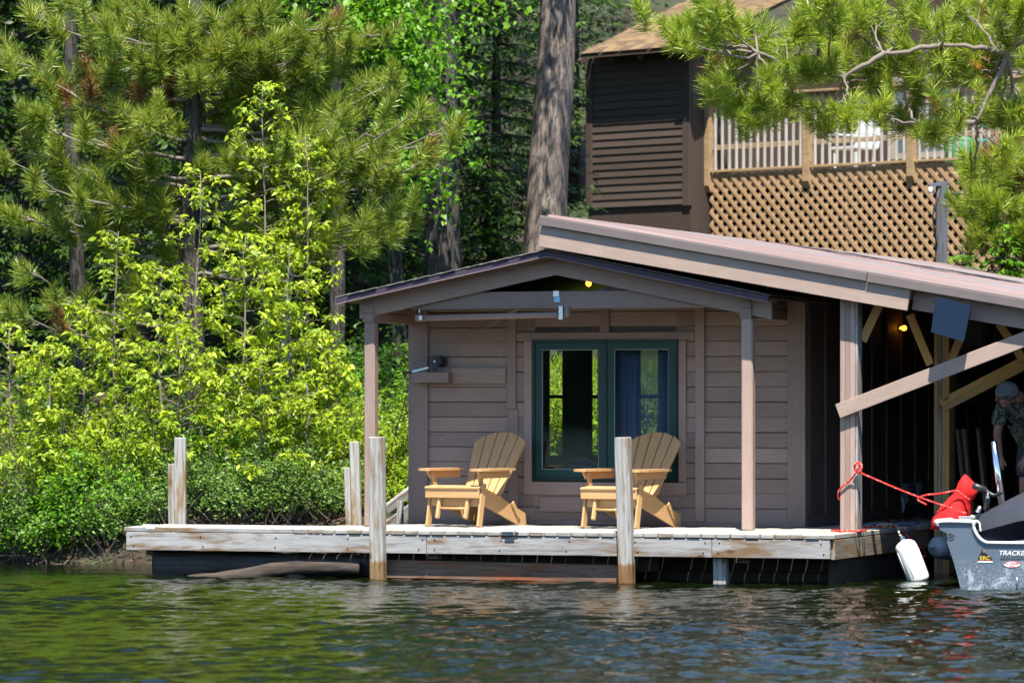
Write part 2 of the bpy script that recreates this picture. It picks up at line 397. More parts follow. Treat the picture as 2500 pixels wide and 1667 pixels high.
for a, b in ((ua, j1 - .003), (j1 + .003, j2 - .003), (j2 + .003, uR - .04)):
    bx('fascia_board', (a, b), (VF - .062, VF - .024), (zb, zt), W_GREY, dock)
    n = int((b - a) / .7)
    for q in range(n + 1):
        for zz in (zb + .045, zt - .04):
            uu = a + .06 + q * (b - a - .12) / max(n, 1) + random.uniform(-.03, .03)
            M_ = MB @ Matrix.Translation((uu, VF - .063, zz))
            put('bolt', cham(.014, .014, .010, M_BLACK, .003), M_, dock)
bx('fascia_board', (uR - .04, uR), (VF - .02, 6.5), (zb - .01, zt), wood('dark_wet_rim_wood', (.30, .26, .20), (.20, .17, .13), (.08, .06, .045), (.22, .13, .06), .5), dock)
bx('fascia_board', (ua, ua + .04), (VF + .02, -1.2), (zb, zt), W_GREY, dock)
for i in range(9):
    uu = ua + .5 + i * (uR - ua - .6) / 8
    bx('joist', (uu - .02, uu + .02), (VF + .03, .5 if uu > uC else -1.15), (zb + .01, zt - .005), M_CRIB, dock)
for px in (375, 862, 1060, 1760, 1815):
    p = on(px, 1360, VF + (.35 if px != 1760 else .1))
    z0 = -.6 if px in (1760,) else .20
    bx('support_post', (p.x - .065, p.x + .065), (p.y - .05, p.y + .05), (z0, zb - .003), W_GREY, dock)
def xs_(a, b, n): return [a + (b - a) * i / n for i in range(n + 1)]

# crib below the dock: dark wall and beams
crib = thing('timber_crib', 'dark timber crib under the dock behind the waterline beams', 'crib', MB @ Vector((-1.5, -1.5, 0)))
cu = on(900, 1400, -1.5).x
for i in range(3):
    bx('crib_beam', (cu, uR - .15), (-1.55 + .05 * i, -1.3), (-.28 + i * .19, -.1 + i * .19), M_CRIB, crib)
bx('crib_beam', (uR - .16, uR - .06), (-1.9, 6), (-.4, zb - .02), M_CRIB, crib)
# long waterline timbers in front
def sweep_log(name, label, mat, pts, rz, ry, cat='log'):
    P = spline(pts, 10); t = Tub(); n = len(P)
    rings = []; k = 14
    V = []; Fs = []
    for i, p in enumerate(P):
        f = i / (n - 1)
        hz, hy = np.interp(f, *rz), np.interp(f, *ry)
        for j in range(k):
            a = j * 2 * math.pi / k; ca, sa = math.cos(a), math.sin(a)
            q = 1 + .07 * math.sin(5 * a + i * .6) + random.uniform(-.03, .03)
            V.append((p[0], p[1] + hy * math.copysign(abs(ca) ** .7, ca) * q, p[2] + hz * math.copysign(abs(sa) ** .7, sa) * q))
    for i in range(n - 1):
        for j in range(k): Fs.append((i * k + j, i * k + (j + 1) % k, (i + 1) * k + (j + 1) % k, (i + 1) * k + j))
    Fs.append(tuple(range(k))[::-1]); Fs.append(tuple(range((n - 1) * k, n * k)))
    o = put(name, mesh_py(name, V, Fs, mat, True), MB); return tag(o, label, cat)
A = on(376, 1395, -2.05); B = on(912, 1395, -2.05)
sweep_log('shore_log', 'black tarred timber floating under the left end of the dock', W_TAR,
          [(A.x, -2.0, .10), (A.x + .9, -2.0, .11), (A.x + 1.8, -1.98, .12), (B.x, -1.98, .13)], ([0, .6, 1], [.155, .13, .12]), ([0, 1], [.11, .10]))
sweep_log('curved_log', 'twisted half-sunk log at the waterline below the left dock corner', wood('driftwood_bark', (.085, .065, .05), (.045, .036, .03), (.018, .015, .013), (.09, .055, .028), .55),
          [(A.x + .45, -2.17, -.04), (A.x + 1.0, -2.17, .0), (A.x + 1.5, -2.17, .10), (A.x + 1.9, -2.17, .12), (B.x - .1, -2.17, .11)], ([0, .3, .6, 1], [.05, .08, .075, .06]), ([0, 1], [.06, .05]))
sweep_log('shore_rock', 'small dark stone at the water beneath the log', plain('wet_stone', (.05, .045, .035), .7),
          [(A.x + 1.45, -2.1, -.03), (A.x + 1.6, -2.1, .0), (A.x + 1.75, -2.1, -.03)], ([0, .3, .7, 1], [.02, .09, .09, .02]), ([0, .5, 1], [.02, .09, .02]), 'rock')
A = on(948, 1400, -2.1); B = on(1520, 1400, -2.1)
o = beam('waterline_beam', (A.x, -2.12, .105), (B.x, -2.12, .085), .07, .175, W_WET, None, jig=.004)
tag(o, 'wet reddish beam at the waterline between the two front posts', 'beam')
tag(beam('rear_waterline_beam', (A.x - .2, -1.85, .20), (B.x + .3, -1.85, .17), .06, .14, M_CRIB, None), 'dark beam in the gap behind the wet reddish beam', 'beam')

# mooring posts
def pile(label, px0, px1, ytop, v, tilt=0.0, depth=.11, z0=-.7, name='mooring_post', mat=W_PILE):
    px1 -= depth * 80; a, b = on(px0, ytop, v), on(px1, ytop, v)
    top = Vector(((a.x + b.x) / 2, v, a.z)); w = (b.x - a.x)
    o = beam(name, (top.x + tilt, v + .02, z0), top, w, depth, mat, None, up=(0, 1, 0), c=.008, jig=.003)
    return tag(o, label, 'post', 'grey posts of the dock')
pile('square grey dock post left of the chairs, overlapping the left porch post', 904, 946, 1066, VF - .10, .015)
pile('square grey dock post with a knot standing before the right chair', 1503, 1546, 1067, VF - .10, .06)
pile('taller plank post of the pair at the far left of the dock', 427, 458, 1068, -1.12, -.01, .05)
pile('shorter plank post of the pair at the far left of the dock', 411, 441, 1132, -1.05, .01, .04)
pile('taller plank post of the pair beside the left porch post', 854, 881, 1078, -.90, .05, .05)
pile('shorter plank post of the pair beside the left porch post', 840, 868, 1141, -.83, .05, .04)
def cleat(px, py, label):
    p = on(px, py, DZ, 2); t = thing('dock_cleat', label, 'cleat', MB @ Vector((p.x, p.y, DZ)))
    bx('cleat_base', (p.x - .05, p.x + .05), (p.y - .02, p.y + .02), (DZ + .001, DZ + .022), M_WHITE, t)
    beam('cleat_horn', (p.x - .09, p.y, DZ + .035), (p.x + .09, p.y, DZ + .035), .022, .022, M_WHITE, t)
cleat(368, 1291, 'white cleat near the left end of the dock'); cleat(1245, 1297, 'white cleat on the deck between the two chairs'); cleat(1945, 1306, 'white cleat on the deck below the right corner')

# ------------------------------------------------------------------ boathouse cabin
cabin = thing('boathouse', 'small mauve-brown wooden boathouse with gabled porch and green window', 'boathouse', MB @ Vector((uC / 2, 0, DZ)))
def U(px, py=1000, v=0.0): return on(px, py, v).x
def Z(px, py, v=0.0): return on(px, py, v).z
zW = Z(1450, 735); zwin0, zwin1 = Z(1470, 1174), Z(1470, 829); uw0, uw1 = U(1301), U(1656)
wall = boxes('front_wall', [(uC, uw0, .03, .11, DZ, zW), (uw1, 0, .03, .11, DZ, zW), (uw0, uw1, .03, .11, DZ, zwin0), (uw0, uw1, .03, .11, zwin1, zW)], P_DARK, MB, cabin)
bh = .1585; z = DZ + .03; rows = []
while z < zW: rows.append((z, min(z + bh - .006, zW))); z += bh
bays = [(U(1045), U(1238)), (U(1261), uw0 - .002), (uw1 + .002, U(1699)), (U(1720), U(1923))]
for bi, (a, b) in enumerate(bays):
    for z0, z1 in rows:
        j = random.uniform(-.004, .004)
        bx('board', (a - .03, b + .03), (.004 + random.uniform(0, .006), .032), (z0 + j, z1 + j), P_BROWN, wall, c=.005)
for z0, z1 in rows:
    if z1 < zwin0 - .05 or z0 > zwin1 + .05:
        bx('board', (uw0, uw1), (.004 + random.uniform(0, .006), .032), (z0, z1), P_BROWN, wall, c=.005)
def trim(px0, px1, z0, z1, v0=-.022, name='trim_board'): return bx(name, (U(px0), U(px1)), (v0, .004), (z0, z1), P_TRIM, cabin)
trim(1004, 1046, DZ, zW); trim(1238, 1261, Z(1250, 998), zW); trim(1241, 1266, DZ + .05, Z(1250, 999), -.02); trim(1698, 1721, DZ + .05, zW)
trim(1923, 1960, DZ, zW); trim(1262, 1697, Z(1480, 830), Z(1480, 811), -.020); trim(1465, 1488, Z(1480, 810.5), zW, -.018)
trim(1280, 1300, Z(1290, 1176), Z(1290, 831), -.018); trim(1657, 1676, Z(1665, 1176), Z(1665, 831), -.018); trim(1280, 1678, Z(1480, 1208), Z(1480, 1176.5), -.018)
trim(1318, 1560, Z(1480, 1250), Z(1480, 1213), -.014); bx('base_trim', (uC - .02, .02), (-.035, .003), (DZ + .004, DZ + .045), P_TRIM, cabin)
trim(1088, 1237, Z(1160, 936), Z(1160, 898), -.035, 'mounting_board')
# other walls, floor, inside
VB = 3.1
bx('corner_board', (uC - .035, uC), (.0, .10), (DZ, zW), P_TRIM, cabin); bx('corner_board', (.001, .03), (-.018, .08), (DZ, zW), P_TRIM, cabin)
boxes('left_wall', [(uC - .03, uC + .05, .11, VB, DZ, zW)], P_BROWN, MB, cabin)
bw = []
for pa, pb in ((1341, 1380), (1445, 1466), (1563, 1614)):
    a, b = on(pa, 1000, VB).x, on(pb, 1000, VB).x; bw.append((a, b))
zb0, zb1 = on(1450, 1112, VB).z, on(1450, 852, VB).z
edges = [uC + .05] + [x for p in bw for x in p] + [-.05]
lst = [(edges[i], edges[i + 1], VB - .08, VB, DZ, zW) for i in range(0, len(edges), 2)]
lst += [(a, b, VB - .08, VB, DZ, zb0) for a, b in bw] + [(a, b, VB - .08, VB, zb1, zW) for a, b in bw]
M_IN = plain('interior_boards', (.075, .066, .046), .8)
boxes('back_wall', lst, M_IN, MB, cabin)
for a, b in bw:
    zm = on(1450, 968, VB).z
    f = boxes('back_window', [(a, b, VB - .06, VB - .02, zm - .02, zm + .02), (a, a + .015, VB - .06, VB - .02, zb0, zb1), (b - .015, b, VB - .06, VB - .02, zb0, zb1)], M_BLACK, MB, cabin)
boxes('inner_floor', [(uC + .05, -.05, .11, VB - .08, DZ - .04, DZ)], M_IN, MB, cabin)
boxes('ceiling', [(uC + .05, -.05, .11, VB - .08, zW + .002, zW + .03)], M_IN, MB, cabin)
# main window
m, nt, bs, L = nodes('window_glass')
gl = N(nt, 'ShaderNodeBsdfGlossy', Roughness=.015); tr = nt.nodes.new('ShaderNodeBsdfTransparent'); tr.inputs[0].default_value = (.86, .90, .88, 1)
fr = N(nt, 'ShaderNodeFresnel', IOR=1.6); mx = nt.nodes.new('ShaderNodeMixShader')
L.new(fr.outputs[0], mx.inputs[0]); L.new(tr.outputs[0], mx.inputs[1]); L.new(gl.outputs[0], mx.inputs[2]); L.new(mx.outputs[0], nt.nodes['Material Output'].inputs[0])
GLASS = m
def fr_boxes(a, b, z0, z1, w, v0, v1, bot=None):
    bot = bot or w
    return [(a, a + w, v0, v1, z0, z1), (b - w, b, v0, v1, z0, z1), (a + w, b - w, v0, v1, z1 - w, z1), (a + w, b - w, v0, v1, z0, z0 + bot)]
um = U(1481)
M_GRD = plain('dark_green_frame', (.002, .016, .015), .4, var=.1, spec=.3)
win = boxes('window', fr_boxes(uw0, uw1, zwin0, zwin1, .032, -.03, .06) + [(um - .014, um + .014, -.028, .055, zwin0 + .032, zwin1 - .032)], M_GRD, MB, cabin)
for a, b in ((uw0 + .034, um - .016), (um + .016, uw1 - .034)):
    boxes('sash', fr_boxes(a, b, zwin0 + .034, zwin1 - .034, .068, -.018, .03, .085), M_GREEN, MB, win)
    boxes('glazing_bead', fr_boxes(a + .068, b - .068, zwin0 + .119, zwin1 - .102, .007, -.006, .012), plain('pale_bead', (.28, .32, .29), .4), MB, win)
    boxes('pane', [(a + .07, b - .07, .008, .013, zwin0 + .121, zwin1 - .104)], GLASS, MB, win)
# blue kayak behind the glass, and a blue sheet added for the pane's reflection
m_refl, nt, bs, L = nodes('blue_reflection_tint'); bs.inputs['Base Color'].default_value = (.30, .36, .66, 1); bs.inputs['Roughness'].default_value = .9
tr = nt.nodes.new('ShaderNodeBsdfTransparent'); mx = N(nt, 'ShaderNodeMixShader', Fac=.52); L.new(bs.outputs[0], mx.inputs[1]); L.new(tr.outputs[0], mx.inputs[2]); L.new(mx.outputs[0], nt.nodes['Material Output'].inputs[0])
def reflection_sheet(px0, px1, v, label):
    a, b = on(px0, 1000, v).x, on(px1, 1000, v).x; z0, z1 = zwin0 - .15, zwin1 + .1; n = 60
    V = []; Fs = []
    for i in range(n + 1):
        u_ = a + (b - a) * i / n; dv = .03 * math.sin(i * 1.1) + .012 * math.sin(i * 2.7)
        V += [(u_, v + dv, z0), (u_, v + dv, z1), (u_, v + dv + .006, z0), (u_, v + dv + .006, z1)]
    for i in range(n):
        q = 4 * i; Fs += [(q, q + 4, q + 5, q + 1), (q + 2, q + 3, q + 7, q + 6), (q + 1, q + 5, q + 7, q + 3), (q, q + 2, q + 6, q + 4)]
    tag(put('reflection_sheet', mesh_py('reflection_sheet', V, Fs, m_refl, True), MB), label, 'reflection_sheet')
reflection_sheet(1490, 1662, .20, 'sheer blue sheet added in place of a reflection in the right window pane')
def low_mound(name, label, cat, px0, px1, v, z0, z1, mat, depth):
    a, b = on(px0, 1100, v).x, on(px1, 1100, v).x; V = []; Fs = []; n, k = 24, 10
    for i in range(n + 1):
        t = i / n; h = z0 + (z1 - z0) * math.sin(math.pi * (.08 + .84 * t)) ** .6
        for j in range(k):
            an = math.pi * j / (k - 1); V.append((a + (b - a) * t, v - depth * math.cos(an) * .5, z0 + (h - z0) * math.sin(an)))
    for i in range(n):
        for j in range(k - 1): Fs.append((i * k + j, (i + 1) * k + j, (i + 1) * k + j + 1, i * k + j + 1))
    tag(put(name, mesh_py(name, V, Fs, mat, True), MB), label, cat)
low_mound('kayak', 'dark blue kayak lying inside below the left window pane', 'kayak', 1330, 1500, .9, DZ + .25, on(1400, 1118, .9).z, plain('dark_blue_hull', (.02, .035, .12), .3), .6)

# porch: posts, beams, rafters, roof
VR, VP = -1.47, -1.20
rd = on(1336, 611, VR); le = on(819, 728, VR); re_ = on(1878, 722, VR)
roofM = plain('asphalt_shingle', (.16, .145, .13), .95, var=.4, sc=30, bst=.6)
def slope_slab(e, r):
    d = Vector((r.x - e.x, 0, r.z - e.z)).normalized(); nrm = Vector((-d.z, 0, d.x)); nrm = nrm if nrm.z > 0 else -nrm
    return d, nrm
for e, r in ((le, rd), (re_, rd)):
    d, nrm = slope_slab(e, r); n = nrm * -.03
    a = Vector((e.x, VR + .012, e.z)) + n; b = Vector((r.x, VR + .012, r.z)) + n
    V, Fs = prism([tuple(a + nrm * .012), tuple(b + nrm * .012), tuple(b - nrm * .012), tuple(a - nrm * .012)], (0, VB - VR + .25, 0))
    slab = put('roof_deck', mesh_py('roof_deck', V, Fs, P_DARK), MB, cabin)
    e2, r2 = Vector((e.x, VR, e.z)) - nrm * .032, Vector((r.x, VR, r.z)) - nrm * .032
    beam('edge_trim', e2 - d * .0 + Vector((0, .0, 0)), r2 - d * .004, .022, .055, P_PURP, cabin, up=nrm)
    beam('drip_edge', e2 - nrm * .0305, r2 - nrm * .0305, .026, .006, plain('pale_drip_edge', (.30, .22, .24), .5), cabin, up=nrm)
    Ls = (Vector((r.x, 0, r.z)) - Vector((e.x, 0, e.z))).length; n_sh = int(Ls / .145)
    for i in range(n_sh):
        s0 = i * Ls / n_sh; p0 = Vector((e.x, 0, e.z)) + d * s0; p1 = p0 + d * (Ls / n_sh + .03)
        for row in range(2):
            vv = VR - .03 + random.uniform(-.012, .01) + row * 2.3
            up_ = nrm * (.002 + .007); tl = nrm * .008
            beam('shingle', Vector((p0.x, vv + 1.15, p0.z)) + up_ * .4, Vector((p1.x, vv + 1.15, p1.z)) + up_ * .4 + tl, 2.29, .007 + random.uniform(0, .003), roofM, slab, up=nrm, c=.002)
    # rafter
    sg = 1 if e is le else -1; th_ = .172 / abs(nrm.z); dn_ = .066 / abs(nrm.z)
    zl = lambda u_: e.z + (r.z - e.z) * (u_ - e.x) / (r.x - e.x)
    ue_ = e.x + sg * (.17 if e is le else .05); um_ = r.x - sg * (.0 if e is le else .001)
    V, Fs = prism([(ue_, VP - .025, zl(ue_) - dn_ - th_), (um_, VP - .025, zl(um_) - dn_ - th_), (um_, VP - .025, zl(um_) - dn_), (ue_, VP - .025, zl(ue_) - dn_)], (0, .05, 0)); put('rafter', mesh_py('rafter', V, Fs, P_TRIM), MB, cabin)
cb0, cb1 = on(1345, 753, VP).z, on(1345, 711, VP).z
bx('collar_beam', (on(1000, 740, VP).x, on(1742, 740, VP).x), (VP + .03, VP + .07), (cb0, cb1), P_TRIM, cabin)
def porch_post(px0, px1, ytop, ybeam, label):
    a, b = on(px0, 1000, VP - .05).x, on(px1, 1000, VP - .05).x; zt_, zb_ = on(px0, ytop, VP - .05).z, on(px0, ybeam, VP - .05).z
    w = b - a
    p = bx('porch_post', (a, b), (VP - .05, VP - .05 + .115), (DZ + .001, zt_), P_POST, cabin, c=.012, jig=.003)
    bx('side_beam', (a - .012, b - .012), (VP - .055, .05), (zt_ + .001, zb_), P_TRIM, cabin)
    bx('side_beam', (a - .008, b - .016), (VP - .058, .05), (zb_ + .003, zb_ + .06), P_TRIM, cabin)
porch_post(888, 914, 787, 765, ''); porch_post(1809, 1837, 777, 752, '')
# hoist tube below the collar beam
t = thing('hoist_tube', 'brown painted hoist tube hanging under the porch beam', 'tube', MB @ Vector((-2.6, VP, 2.6)))
p0, p1 = on(1024, 777, VP + .02), on(1384, 768, VP + .02)
tube('tube', [p0, p1], .030, P_TRIM, t, MB, 12)
bx('end_cap', (p0.x - .035, p0.x + .05), (VP - .02, VP + .06), (p0.z - .034, p0.z + .036), P_TRIM, t); bx('sticker', (p0.x + .01, p0.x + .045), (VP - .024, VP - .0205), (p0.z - .018, p0.z + .024), M_WHITE, t)
bx('bracket', (p1.x - .075, p1.x - .03), (VP - .03, VP + .02), (p1.z - .05, p1.z + .09), M_METAL, t); bx('bracket', (p1.x - .02, p1.x + .03), (VP - .015, VP + .055), (p1.z - .03, p1.z + .08), P_TRIM, t)
tube('hook', [(p0.x + .0, VP + .02, p0.z + .03), (p0.x, VP + .02, p0.z + .11)], .010, M_METAL, t, MB)
p = on(1354, 724, VP - .03)
t = thing('metal_hinge', 'silver and blue metal latch on the porch beam', 'latch', MB @ p)
bx('plate', (p.x - .035, p.x + .03), (VP + .020, VP + .029), (p.z + .0, p.z + .06), M_METAL, t); bx('blue_plate', (p.x - .025, p.x + .045), (VP + .018, VP + .0285), (p.z - .06, p.z - .002), plain('pale_blue_metal', (.25, .5, .62), .4), t)
# winch on its shelf
t = thing('winch', 'black boat winch with a metal crank on a wooden shelf by the left corner', 'winch', MB @ on(1060, 905, -.15))
a = on(1004, 934, -.17); b = on(1094, 908, -.17)
bx('shelf', (a.x, b.x), (-.17, -.023), (a.z, b.z), P_TRIM, t)
c0 = on(1062, 882, -.12)
def disc(name, ctr, r, w, mat, parent, k=28, teeth=0):
    V = []; Fs = []
    for s in (0, 1):
        for i in range(k):
            rr = r * (1 + (.05 if teeth and i % 2 else 0)); a_ = i * 2 * math.pi / k
            V.append((ctr.x + rr * math.cos(a_), ctr.y + s * w, ctr.z + rr * math.sin(a_)))
    Fs = [tuple(range(k)), tuple(range(k, 2 * k))[::-1]] + [(i, k + i, k + (i + 1) % k, (i + 1) % k) for i in range(k)]
    return put(name, mesh_py(name, V, Fs, mat), MB, parent)
disc('gear', c0, .066, .025, M_BLACK, t, 40, 1); disc('spool', c0 + Vector((.02, .026, 0)), .058, .06, M_BLACK, t); disc('gear', c0 + Vector((.045, .087, 0)), .062, .01, M_BLACK, t, 40, 1)
bx('winch_frame', (c0.x - .03, c0.x + .035), (c0.y - .012, c0.y - .002), (b.z + .001, c0.z + .03), M_BLACK, t)
disc('axle', c0 + Vector((0, -.02, 0)), .010, .01, M_METAL, t, 12)
h0, h1, h2 = on(1046, 897, -.16), on(1004, 908, -.16), on(986, 911, -.16)
beam('crank_arm', h0, h1, .008, .022, plain('galvanised', (.45, .62, .62), .35, .6), t); tube('crank_handle', [h1, h2 + Vector((0, -.04, 0))], .013, M_BLACK, t, MB)
tag(tube('winch_cable', [on(1078, 868, -.1), on(1250, 762, -.5), on(1290, 742, -.75)], .0032, M_METAL, None, MB, 5), 'thin steel cable rising from the winch across the wall', 'cable')
tag(tube('black_guy_wire', [on(1003, 925, .05), on(945, 1135, .6), on(925, 1230, 1.0)], .005, M_BLACK, None, MB, 5), 'black wire slanting down left of the cabin corner', 'wire')
# lit bulbs
def bulb(p, d, label, st, M=MB, base=None):
    t = thing('light_bulb', label, 'bulb', M @ p); d = Vector(d).normalized()
    prof = [(.0, .016), (.02, .02), (.05, .038), (.075, .043), (.095, .034), (.108, .010)]
    prof = [(a * .85, r * .72) for a, r in prof]; T_ = Tub(); T_.add([p + d * a for a, r in prof], [r for a, r in prof], 12); put('glass_bulb', T_.mesh('glass_bulb', emit('warm_glow' + str(st), (1.0, .36, .03), st)), M, t)
    tube('socket', [p - d * .06, p + d * .002], .020, M_BLACK, t, M)
bulb(on(1437, 678, -.75), (0, 0, -1), 'glowing orange bulb hanging in the porch gable', 2.2); bulb(on(2196, 801, .02, 0), (1, -.3, 0), 'glowing orange bulb on the dark wall of the boat bay', 2.0)
tube('bulb_bracket', [on(2196, 801, .02, 0) - Vector((.02, 0, 0)), on(2196, 801, .02, 0) - Vector((.05, -.01, .01))], .03, M_BLACK, None, MB)
tag(bpy.data.objects['bulb_bracket'], 'round black lamp base on the dark boat bay wall', 'lamp base')

# ------------------------------------------------------------------ boat bay (covered slip) on the right
bay = thing('boat_bay', 'covered boat slip with long pinkish metal roof beside the cabin', 'boat shelter', MB @ Vector((1.0, 0, DZ)))
VG = -1.60; GL = 17.5
gl_, gr_ = on(1326, 531, VG), on(2500, 733, VG)
gd = Vector((gr_.x - gl_.x, 0, gr_.z - gl_.z)).normalized(); gn = Vector((-gd.z, 0, gd.x)); RL = 6.6
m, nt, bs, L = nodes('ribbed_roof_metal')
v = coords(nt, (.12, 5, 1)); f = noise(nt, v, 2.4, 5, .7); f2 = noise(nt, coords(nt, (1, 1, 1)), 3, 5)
L.new(mixc(nt, ramp(nt, f2, [(.5, (0, 0, 0)), (.8, (.6, .6, .6))]), ramp(nt, f, [(.36, (.15, .155, .165)), (.45, (.16, .10, .09)), (.52, (.20, .125, .112)), (.68, (.25, .165, .15))]), (.19, .125, .112)), bs.inputs['Base Color'])  # streaks along the ribs: dirt, plus rib shading painted into the colour
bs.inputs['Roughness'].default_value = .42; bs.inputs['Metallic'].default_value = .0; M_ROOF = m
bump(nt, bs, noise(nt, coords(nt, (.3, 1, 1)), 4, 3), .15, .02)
prof = []
W_SH = .875
for rb in range(4):
    y0 = rb * W_SH / 4
    prof += [(y0, 0), (y0 + .085, 0), (y0 + .10, .034), (y0 + .125, .034), (y0 + .14, 0)]
prof += [(W_SH + .006, 0)]
n = len(prof)
V = [(x, y, z + e) for e in (0, -.003) for x in (0, RL) for y, z in prof]
Fs = []
for i in range(n - 1):
    Fs += [(i, n + i, n + i + 1, i + 1), (2 * n + i, 2 * n + i + 1, 3 * n + i + 1, 3 * n + i), (i, i + 1, 2 * n + i + 1, 2 * n + i), (n + i, 3 * n + i, 3 * n + i + 1, n + i + 1)]
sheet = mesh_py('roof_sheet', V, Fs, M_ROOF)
sheet_g = mesh_py('roof_sheet', V, Fs, plain('blue_grey_roof_metal', (.145, .155, .17), .4, var=.15))  # blue-grey tone for two of the sheets
RB = Matrix(((gd.x, 0, gn.x, 0), (0, 1, 0, 0), (gd.z, 0, gn.z, 0), (0, 0, 0, 1)))
k = 0
while k * W_SH < GL:
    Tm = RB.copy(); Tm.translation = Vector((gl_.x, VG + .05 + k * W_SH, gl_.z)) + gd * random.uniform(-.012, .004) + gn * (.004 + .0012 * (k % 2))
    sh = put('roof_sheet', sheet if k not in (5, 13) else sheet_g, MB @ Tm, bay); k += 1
for k in range(26):     # screw heads along two purlin lines
    for s in (.5, 1.9, 3.3):
        M_ = MB @ RB.copy(); p = Vector((gl_.x, VG + .16 + k * W_SH / 4 * (2 if k > 8 else 1), gl_.z)) + gd * s + gn * .012; M_.translation = MB @ p
        put('roof_screw', cham(.018, .018, .012, M_METAL, .004), M_, bay)
M_TRIMM = plain('roof_edge_metal', (.135, .108, .10), .45, var=.15)
def gpt(s, dn, v): p = gl_ + gd * s + gn * dn; return Vector((p.x, v, p.z))
beam('rake_trim', gpt(-.02, -.036, VG - .01), gpt(3.47, -.036, VG - .01), .10, .085, M_TRIMM, bay, up=gn)
beam('rake_trim', gpt(3.475, -.039, VG - .011), gpt(RL, -.039, VG - .011), .10, .088, M_TRIMM, bay, up=gn)
beam('rake_lip', gpt(-.03, .012, VG + .0), gpt(RL, .012, VG + .0), .09, .012, M_TRIMM, bay, up=gn)
s1 = 3.92
beam('fascia_board', gpt(.0, -.190, VG + .010), gpt(s1, -.190, VG + .010), .045, .215, P_FASC, bay, up=gn)
beam('fascia_board', gpt(s1 + .004, -.180, VG + .16), gpt(RL, -.180, VG + .16), .045, .20, P_TRIM, bay, up=gn)
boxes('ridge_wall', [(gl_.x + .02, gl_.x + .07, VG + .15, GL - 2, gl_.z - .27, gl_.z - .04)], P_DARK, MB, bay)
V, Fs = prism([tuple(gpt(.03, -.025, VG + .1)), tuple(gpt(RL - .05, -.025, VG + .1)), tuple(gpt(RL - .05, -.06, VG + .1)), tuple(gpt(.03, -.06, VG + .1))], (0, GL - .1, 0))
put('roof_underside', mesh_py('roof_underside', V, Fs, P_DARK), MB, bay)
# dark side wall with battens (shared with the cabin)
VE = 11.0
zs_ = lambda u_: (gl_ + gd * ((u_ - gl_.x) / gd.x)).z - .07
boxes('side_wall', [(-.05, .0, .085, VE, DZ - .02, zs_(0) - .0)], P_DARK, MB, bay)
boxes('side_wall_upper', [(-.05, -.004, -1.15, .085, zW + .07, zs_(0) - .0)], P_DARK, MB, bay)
P_BAT = paint('batten_paint', (.185, .135, .118), amount=.66)
for i in range(17):
    v0 = .2 + i * .62
    bx('batten', (.001, .022), (v0, v0 + .05), (DZ + .12, zs_(0) - .02), P_BAT, bay)
bx('skirt_board', (.001, .025), (.085, VE), (DZ, DZ + .115), P_BAT, bay)
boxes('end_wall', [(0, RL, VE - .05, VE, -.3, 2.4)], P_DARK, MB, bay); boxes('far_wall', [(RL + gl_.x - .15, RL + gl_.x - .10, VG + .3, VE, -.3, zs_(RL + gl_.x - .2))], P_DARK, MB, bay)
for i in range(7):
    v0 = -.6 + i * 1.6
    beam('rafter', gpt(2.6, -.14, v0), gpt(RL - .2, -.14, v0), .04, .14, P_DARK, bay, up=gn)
# front post: three painted strips and a bare weathered one
VA = -1.42
ua0 = on(2051, 1200, VA).x; sw = .050
za = zs_(ua0 + .1) - .13
for i in range(3): bx('front_post', (ua0 + i * (sw + .001), ua0 + i * (sw + .001) + sw), (VA, VA + .14), (DZ + .001, za), P_POST, bay, c=.004, jig=.001)
bx('front_post', (ua0 + 3 * sw + .004, ua0 + 3 * sw + .03), (VA + .004, VA + .17), (DZ + .001, za - .03), W_GREY, bay)
upx = ua0 + 3 * sw + .034
# inner post of treated pine
bu = 1.05; bvv = 1.35; zbp = zs_(bu) - .1
for i, mt in enumerate((W_TREAT, W_GREY, W_TREAT)): bx('inner_post', (bu + i * .043, bu + .041 + i * .043), (bvv + .003 * i, bvv + .15 - .003 * i), (-.3, zbp), mt, bay)
bx('inner_post', (bu + .131, bu + .17), (bvv - .02, bvv + .2), (-.3, zbp), W_TREAT, bay)
def knee(a, b, v, w=.085, mat=W_TREAT): beam('knee_brace', (a[0], v, a[1]), (b[0], v, b[1]), .04, w, mat, bay)
for q in ((2106, 832, 2148, 742, -1.1), (2272, 890, 2222, 768, .2), (2312, 905, 2350, 815, 1.0), (2500, 880, 2440, 790, 1.0)):
    A_, B_ = on(q[0], q[1], q[4]), on(q[2], q[3], q[4]); knee((A_.x, A_.z), (B_.x, B_.z), q[4])
A_, B_ = on(2046, 1004, VA - .05), on(2520, 821, VA - .05)
beam('diagonal_brace', A_, B_, .04, .145, P_FASC, bay)
A_, B_ = on(2300, 990, bvv - .06), on(2520, 876, bvv - .06)
beam('diagonal_brace', A_, B_, .04, .14, W_TREAT, bay)
